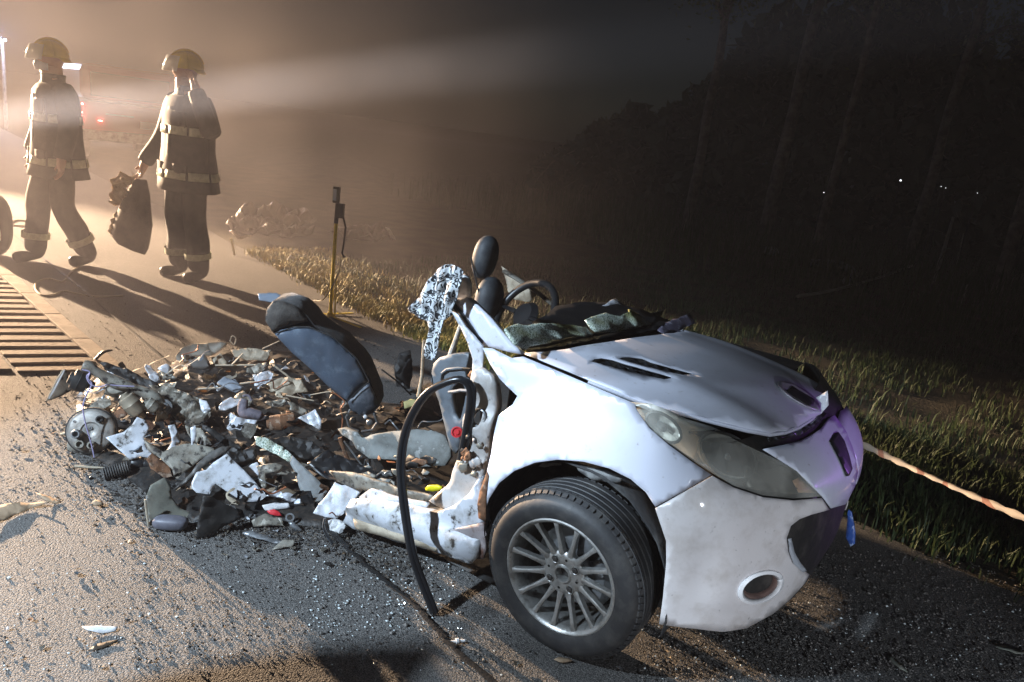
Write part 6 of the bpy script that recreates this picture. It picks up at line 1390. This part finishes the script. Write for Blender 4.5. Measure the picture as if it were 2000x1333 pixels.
for x in (-.8, .8):
    for y in (.85, 3.7):
        M = Matrix.Translation(Vector(vp(x, y, .34))) @ Vector(vl).to_track_quat('Z', 'Y').to_matrix().to_4x4()
        mb = MB(); mb.lathe([(.001, .1), (.18, .1), (.2, .11), (.32, .10), (.34, .06), (.34, -.06), (.32, -.1), (.001, -.1)], 24, M); mb.build('wheel', RUBBER, veh)
# mast lamp upper left
d = ray(4, 78); mp = CC+d*24
ml = thing('mast_lamp', (mp[0], mp[1], 0), 'lamp mast with two bluish white lights at the upper left corner', 'lamp')
MB().tube([(mp[0], mp[1], 0), (mp[0], mp[1], mp[2]-.05)], [.05, .035], 8).build('mast', GREYM, ml)
BLUEL = emit('bluish lamp', (.75, .95, 1.0), 26)
for dx in (-.06, .07):
    blob((mp[0]+dx, mp[1], mp[2]), .035, .03, .035, n=10, m=6).build('lamp_glass', BLUEL, ml)
# distant lights
DL = emit('far lamp', (.9, .95, 1.0), 2.2)
for k, (x, y, sz, lb) in enumerate(((1609, 377, .018, 'far light left of the thin tree trunk'), (1759, 353, .026, 'brightest far light between two tree trunks'), (1838, 365, .013, 'left of the twin far lights right of the forked trunk'), (1847, 368, .012, 'right of the twin far lights beyond the trees'), (1909, 378, .012, 'faint far light nearest the right edge'))):
    p = CC+ray(x, y)*22.5; fl = thing('far_lamp', (p[0], p[1], 0), lb, 'lamp', 'far lights beyond the trees'); MB().tube([(p[0], p[1], 0), (p[0], p[1], p[2])], .02, 6).build('post', SOOT, fl)
    blob(p, sz, sz, sz, n=8, m=6).build('bulb', DL, fl)
# trees
BARK = mat('bark', (.14, .12, .10), .9, 0, var=(.07, .06, .05), vscale=6, vlo=.4, vhi=.6, bump=.6, bscale=12)
LEAFM = mat('tree leaves', (.05, .075, .025), .6, var=(.08, .09, .03), vscale=2)
def tree(base, r, hgt, lean, label, seed, crown=True):
    rs = random.Random(seed); t = thing('tree', (base[0], base[1], 0), label, 'tree', 'trees in the dark at the right')
    pts = [(base[0]+lean*z/hgt*.6+.10*noise.noise(Vector((seed, z*.5, 0)))*min(1, z), base[1]+.1*noise.noise(Vector((seed, z*.5, 9)))*min(1, z), z) for z in np.linspace(0, hgt, 14)]
    q = spline(pts, 3); MB().tube(q, [r*(1.25 if i == 0 else 1)*(1-.62*i/len(q)) for i in range(len(q))], 9).build('trunk', BARK, t)
    tips = []
    for k in range(9):
        z = hgt*(.55+.45*k/9); b = np.array(pts[int(z/hgt*13)]); a = rs.uniform(0, 6.28); L = rs.uniform(.7, 1.7)*(1.25-.5*k/9)
        e = b+np.array((L*math.cos(a), L*math.sin(a), L*rs.uniform(.4, .9))); m_ = (b+e)/2+np.array((0, 0, .1)); tips += [e, m_, (e+m_)/2]
        MB().tube([b, m_, e], [r*.4, r*.26, r*.1], 6).build('limb', BARK, t)
    if crown:
        rg_ = np.random.default_rng(seed); tips.append(np.array(pts[-1])); T = np.array(tips); n = 3600
        c = T[rg_.integers(0, len(T), n)]+rg_.normal(0, .42, (n, 3))*np.array((1, 1, .7)); sz = rg_.uniform(.03, .075, n)
        d1 = rg_.normal(size=(n, 3)); d1 /= np.linalg.norm(d1, axis=1)[:, None]; d2 = np.cross(d1, rg_.normal(size=(n, 3))); d2 /= np.linalg.norm(d2, axis=1)[:, None]
        V = np.stack([c-d1*sz[:, None], c+d2*sz[:, None]*.45, c+d1*sz[:, None], c-d2*sz[:, None]*.45], 1).reshape(-1, 3)
        me = bpy.data.meshes.new('crown'); me.from_pydata((V-np.array((base[0], base[1], 0))).tolist(), [], (np.arange(n*4).reshape(-1, 4)).tolist()); me.materials.append(LEAFM)
        o = bpy.data.objects.new('crown', me); col.objects.link(o); o.parent = t
tree(onz(1588, 512), .085, 7.5, .15, 'slim tree trunk with a pale hose curled at its foot', 21)
tree(onz(1770, 520), .115, 8.0, .25, 'stouter tree trunk right of the brightest far light', 22)
tree(onz(1492, 470), .16, 9.0, .1, 'thick dim tree trunk furthest left in the dark', 23)
tree(onz(1945, 575), .12, 7.0, .1, 'tree trunk at the right edge of the picture', 24)
tree(onz(1700, 452), .10, 8.5, .0, 'faint tree trunk standing behind the brightest far light', 25)
tree(onz(1340, 452), .12, 8.0, .0, 'tree trunk lost in the haze above the hood', 26)
POST = mat('grey post wood', (.20, .19, .17), .8, var=(.12, .11, .1), vscale=10)
for (x0, y0, x1, y1, r_, lb) in ((1822, 555, 1862, 424, .035, 'leaning grey fence post between the right hand trees'), (1866, 520, 1882, 456, .018, 'thin stake right of the leaning fence post'), (1872, 600, 1890, 556, .015, 'short thin stake in the tall weeds')):
    b = onz(x0, y0); P0, n = heap_plane([(x0, y0)], 0, 0, 0); e = on_plane(x1, y1, P0, n)
    tag(MB().tube([b, (b+e)/2+np.array((.01, 0, 0)), e], [r_, r_*.9, r_*.6], 7).build('fence_post', POST), lb, 'post')
def zE(*p): return [(x/2.222+1400, y/2.222) for x, y in p]
tag(MB().tube(spline([onz(x, y, .06) for x, y in zE((395, 1142), (450, 1142), (520, 1146), (570, 1166), (590, 1195), (565, 1222))], 5), .07, 8).build('curled_hose', mat('pale hose', (.34, .36, .40), .6, var=(.2, .2, .22), vscale=12)), 'pale curled hose at the foot of the slim tree', 'hose')
tag(MB().tube(spline([onz(x, y, .25) for x, y in zE((350, 1287), (500, 1262), (640, 1225), (760, 1187), (850, 1153))], 5), .016, 6).build('slack_line', mat('pale line', (.40, .38, .33), .6)), 'slack pale line running through the dark grass to the stout tree', 'line')
ps = onz(1503, 497); tag(blob((ps[0], ps[1], .06), .16, .1, .09, n=14, m=8, pw=2.4).build('pale_stone', mat('pale stone', (.35, .36, .38), .8, bump=.3)), 'pale rounded stone in the dark grass left of the slim tree', 'stone')

# far wood: a dark mass of foliage closing the view behind the trees
rg_ = np.random.default_rng(77); n = 26000
tx = rg_.uniform(.0, 1.0, n); dist = rg_.uniform(24, 34, n); top = np.array([6.5+2.2*noise.noise(Vector((a*9, 0, 0)))+1.2*noise.noise(Vector((a*31, 0, 0))) for a in tx])
c = np.stack([np.sin(tx)*dist, np.cos(tx)*dist, top*np.clip(tx*3.2+.06, .05, 1)*rg_.random(n)**.8], -1); sz = rg_.uniform(.16, .42, n)
d1 = rg_.normal(size=(n, 3)); d1 /= np.linalg.norm(d1, axis=1)[:, None]; d2 = np.cross(d1, rg_.normal(size=(n, 3))); d2 /= np.linalg.norm(d2, axis=1)[:, None]
V = np.stack([c-d1*sz[:, None], c+d2*sz[:, None]*.5, c+d1*sz[:, None], c-d2*sz[:, None]*.5], 1).reshape(-1, 3)
me = bpy.data.meshes.new('far_wood'); me.from_pydata(V.tolist(), [], (np.arange(n*4).reshape(-1, 4)).tolist()); me.materials.append(mat('dark wood leaves', (.022, .032, .014), .7, var=(.04, .045, .02), vscale=.6))
o = bpy.data.objects.new('far_wood', me); col.objects.link(o); tag(o, 'dark wood closing the view behind the tree trunks', 'wood', kind='stuff')
# ================================================================== SMOKE hanging round the firefighters
def smokemat(c, r, dens, an):
    m = volmat('drifting smoke', (.95, .87, .88), 0.0, an); nt = m.node_tree; N = nt.nodes; L = nt.links
    v = [n for n in N if n.bl_idname == 'ShaderNodeVolumePrincipled'][0]
    g = N.new('ShaderNodeNewGeometry'); s = N.new('ShaderNodeVectorMath'); s.operation = 'SUBTRACT'; s.inputs[1].default_value = c; L.new(g.outputs['Position'], s.inputs[0])
    q = N.new('ShaderNodeVectorMath'); q.operation = 'DIVIDE'; q.inputs[1].default_value = r; L.new(s.outputs[0], q.inputs[0])
    l = N.new('ShaderNodeVectorMath'); l.operation = 'LENGTH'; L.new(q.outputs[0], l.inputs[0])
    f = N.new('ShaderNodeMapRange'); f.interpolation_type = 'SMOOTHSTEP'; f.inputs['From Min'].default_value = 1; f.inputs['From Max'].default_value = 0; f.inputs['To Min'].default_value = 0; f.inputs['To Max'].default_value = dens; L.new(l.outputs['Value'], f.inputs['Value'])
    t = N.new('ShaderNodeTexNoise'); t.inputs['Scale'].default_value = 1.1; t.inputs['Detail'].default_value = 2; L.new(g.outputs['Position'], t.inputs['Vector'])
    r2 = N.new('ShaderNodeMapRange'); r2.inputs['From Min'].default_value = .3; r2.inputs['From Max'].default_value = .7; r2.inputs['To Min'].default_value = .25; r2.inputs['To Max'].default_value = 1.6; L.new(t.outputs['Fac'], r2.inputs['Value'])
    mu = N.new('ShaderNodeMath'); mu.operation = 'MULTIPLY'; L.new(f.outputs[0], mu.inputs[0]); L.new(r2.outputs[0], mu.inputs[1]); L.new(mu.outputs[0], v.inputs['Density'])
    return m
sc0, sr0 = (-3.3, 6.2, .7), (4.7, 4.0, 3.0)
sm = blob(sc0, *sr0, n=28, m=18).build('smoke', smokemat(sc0, sr0, .050, .15), smooth=False)
tag(sm, 'thin drifting smoke around the two firefighters', 'smoke', kind='stuff')
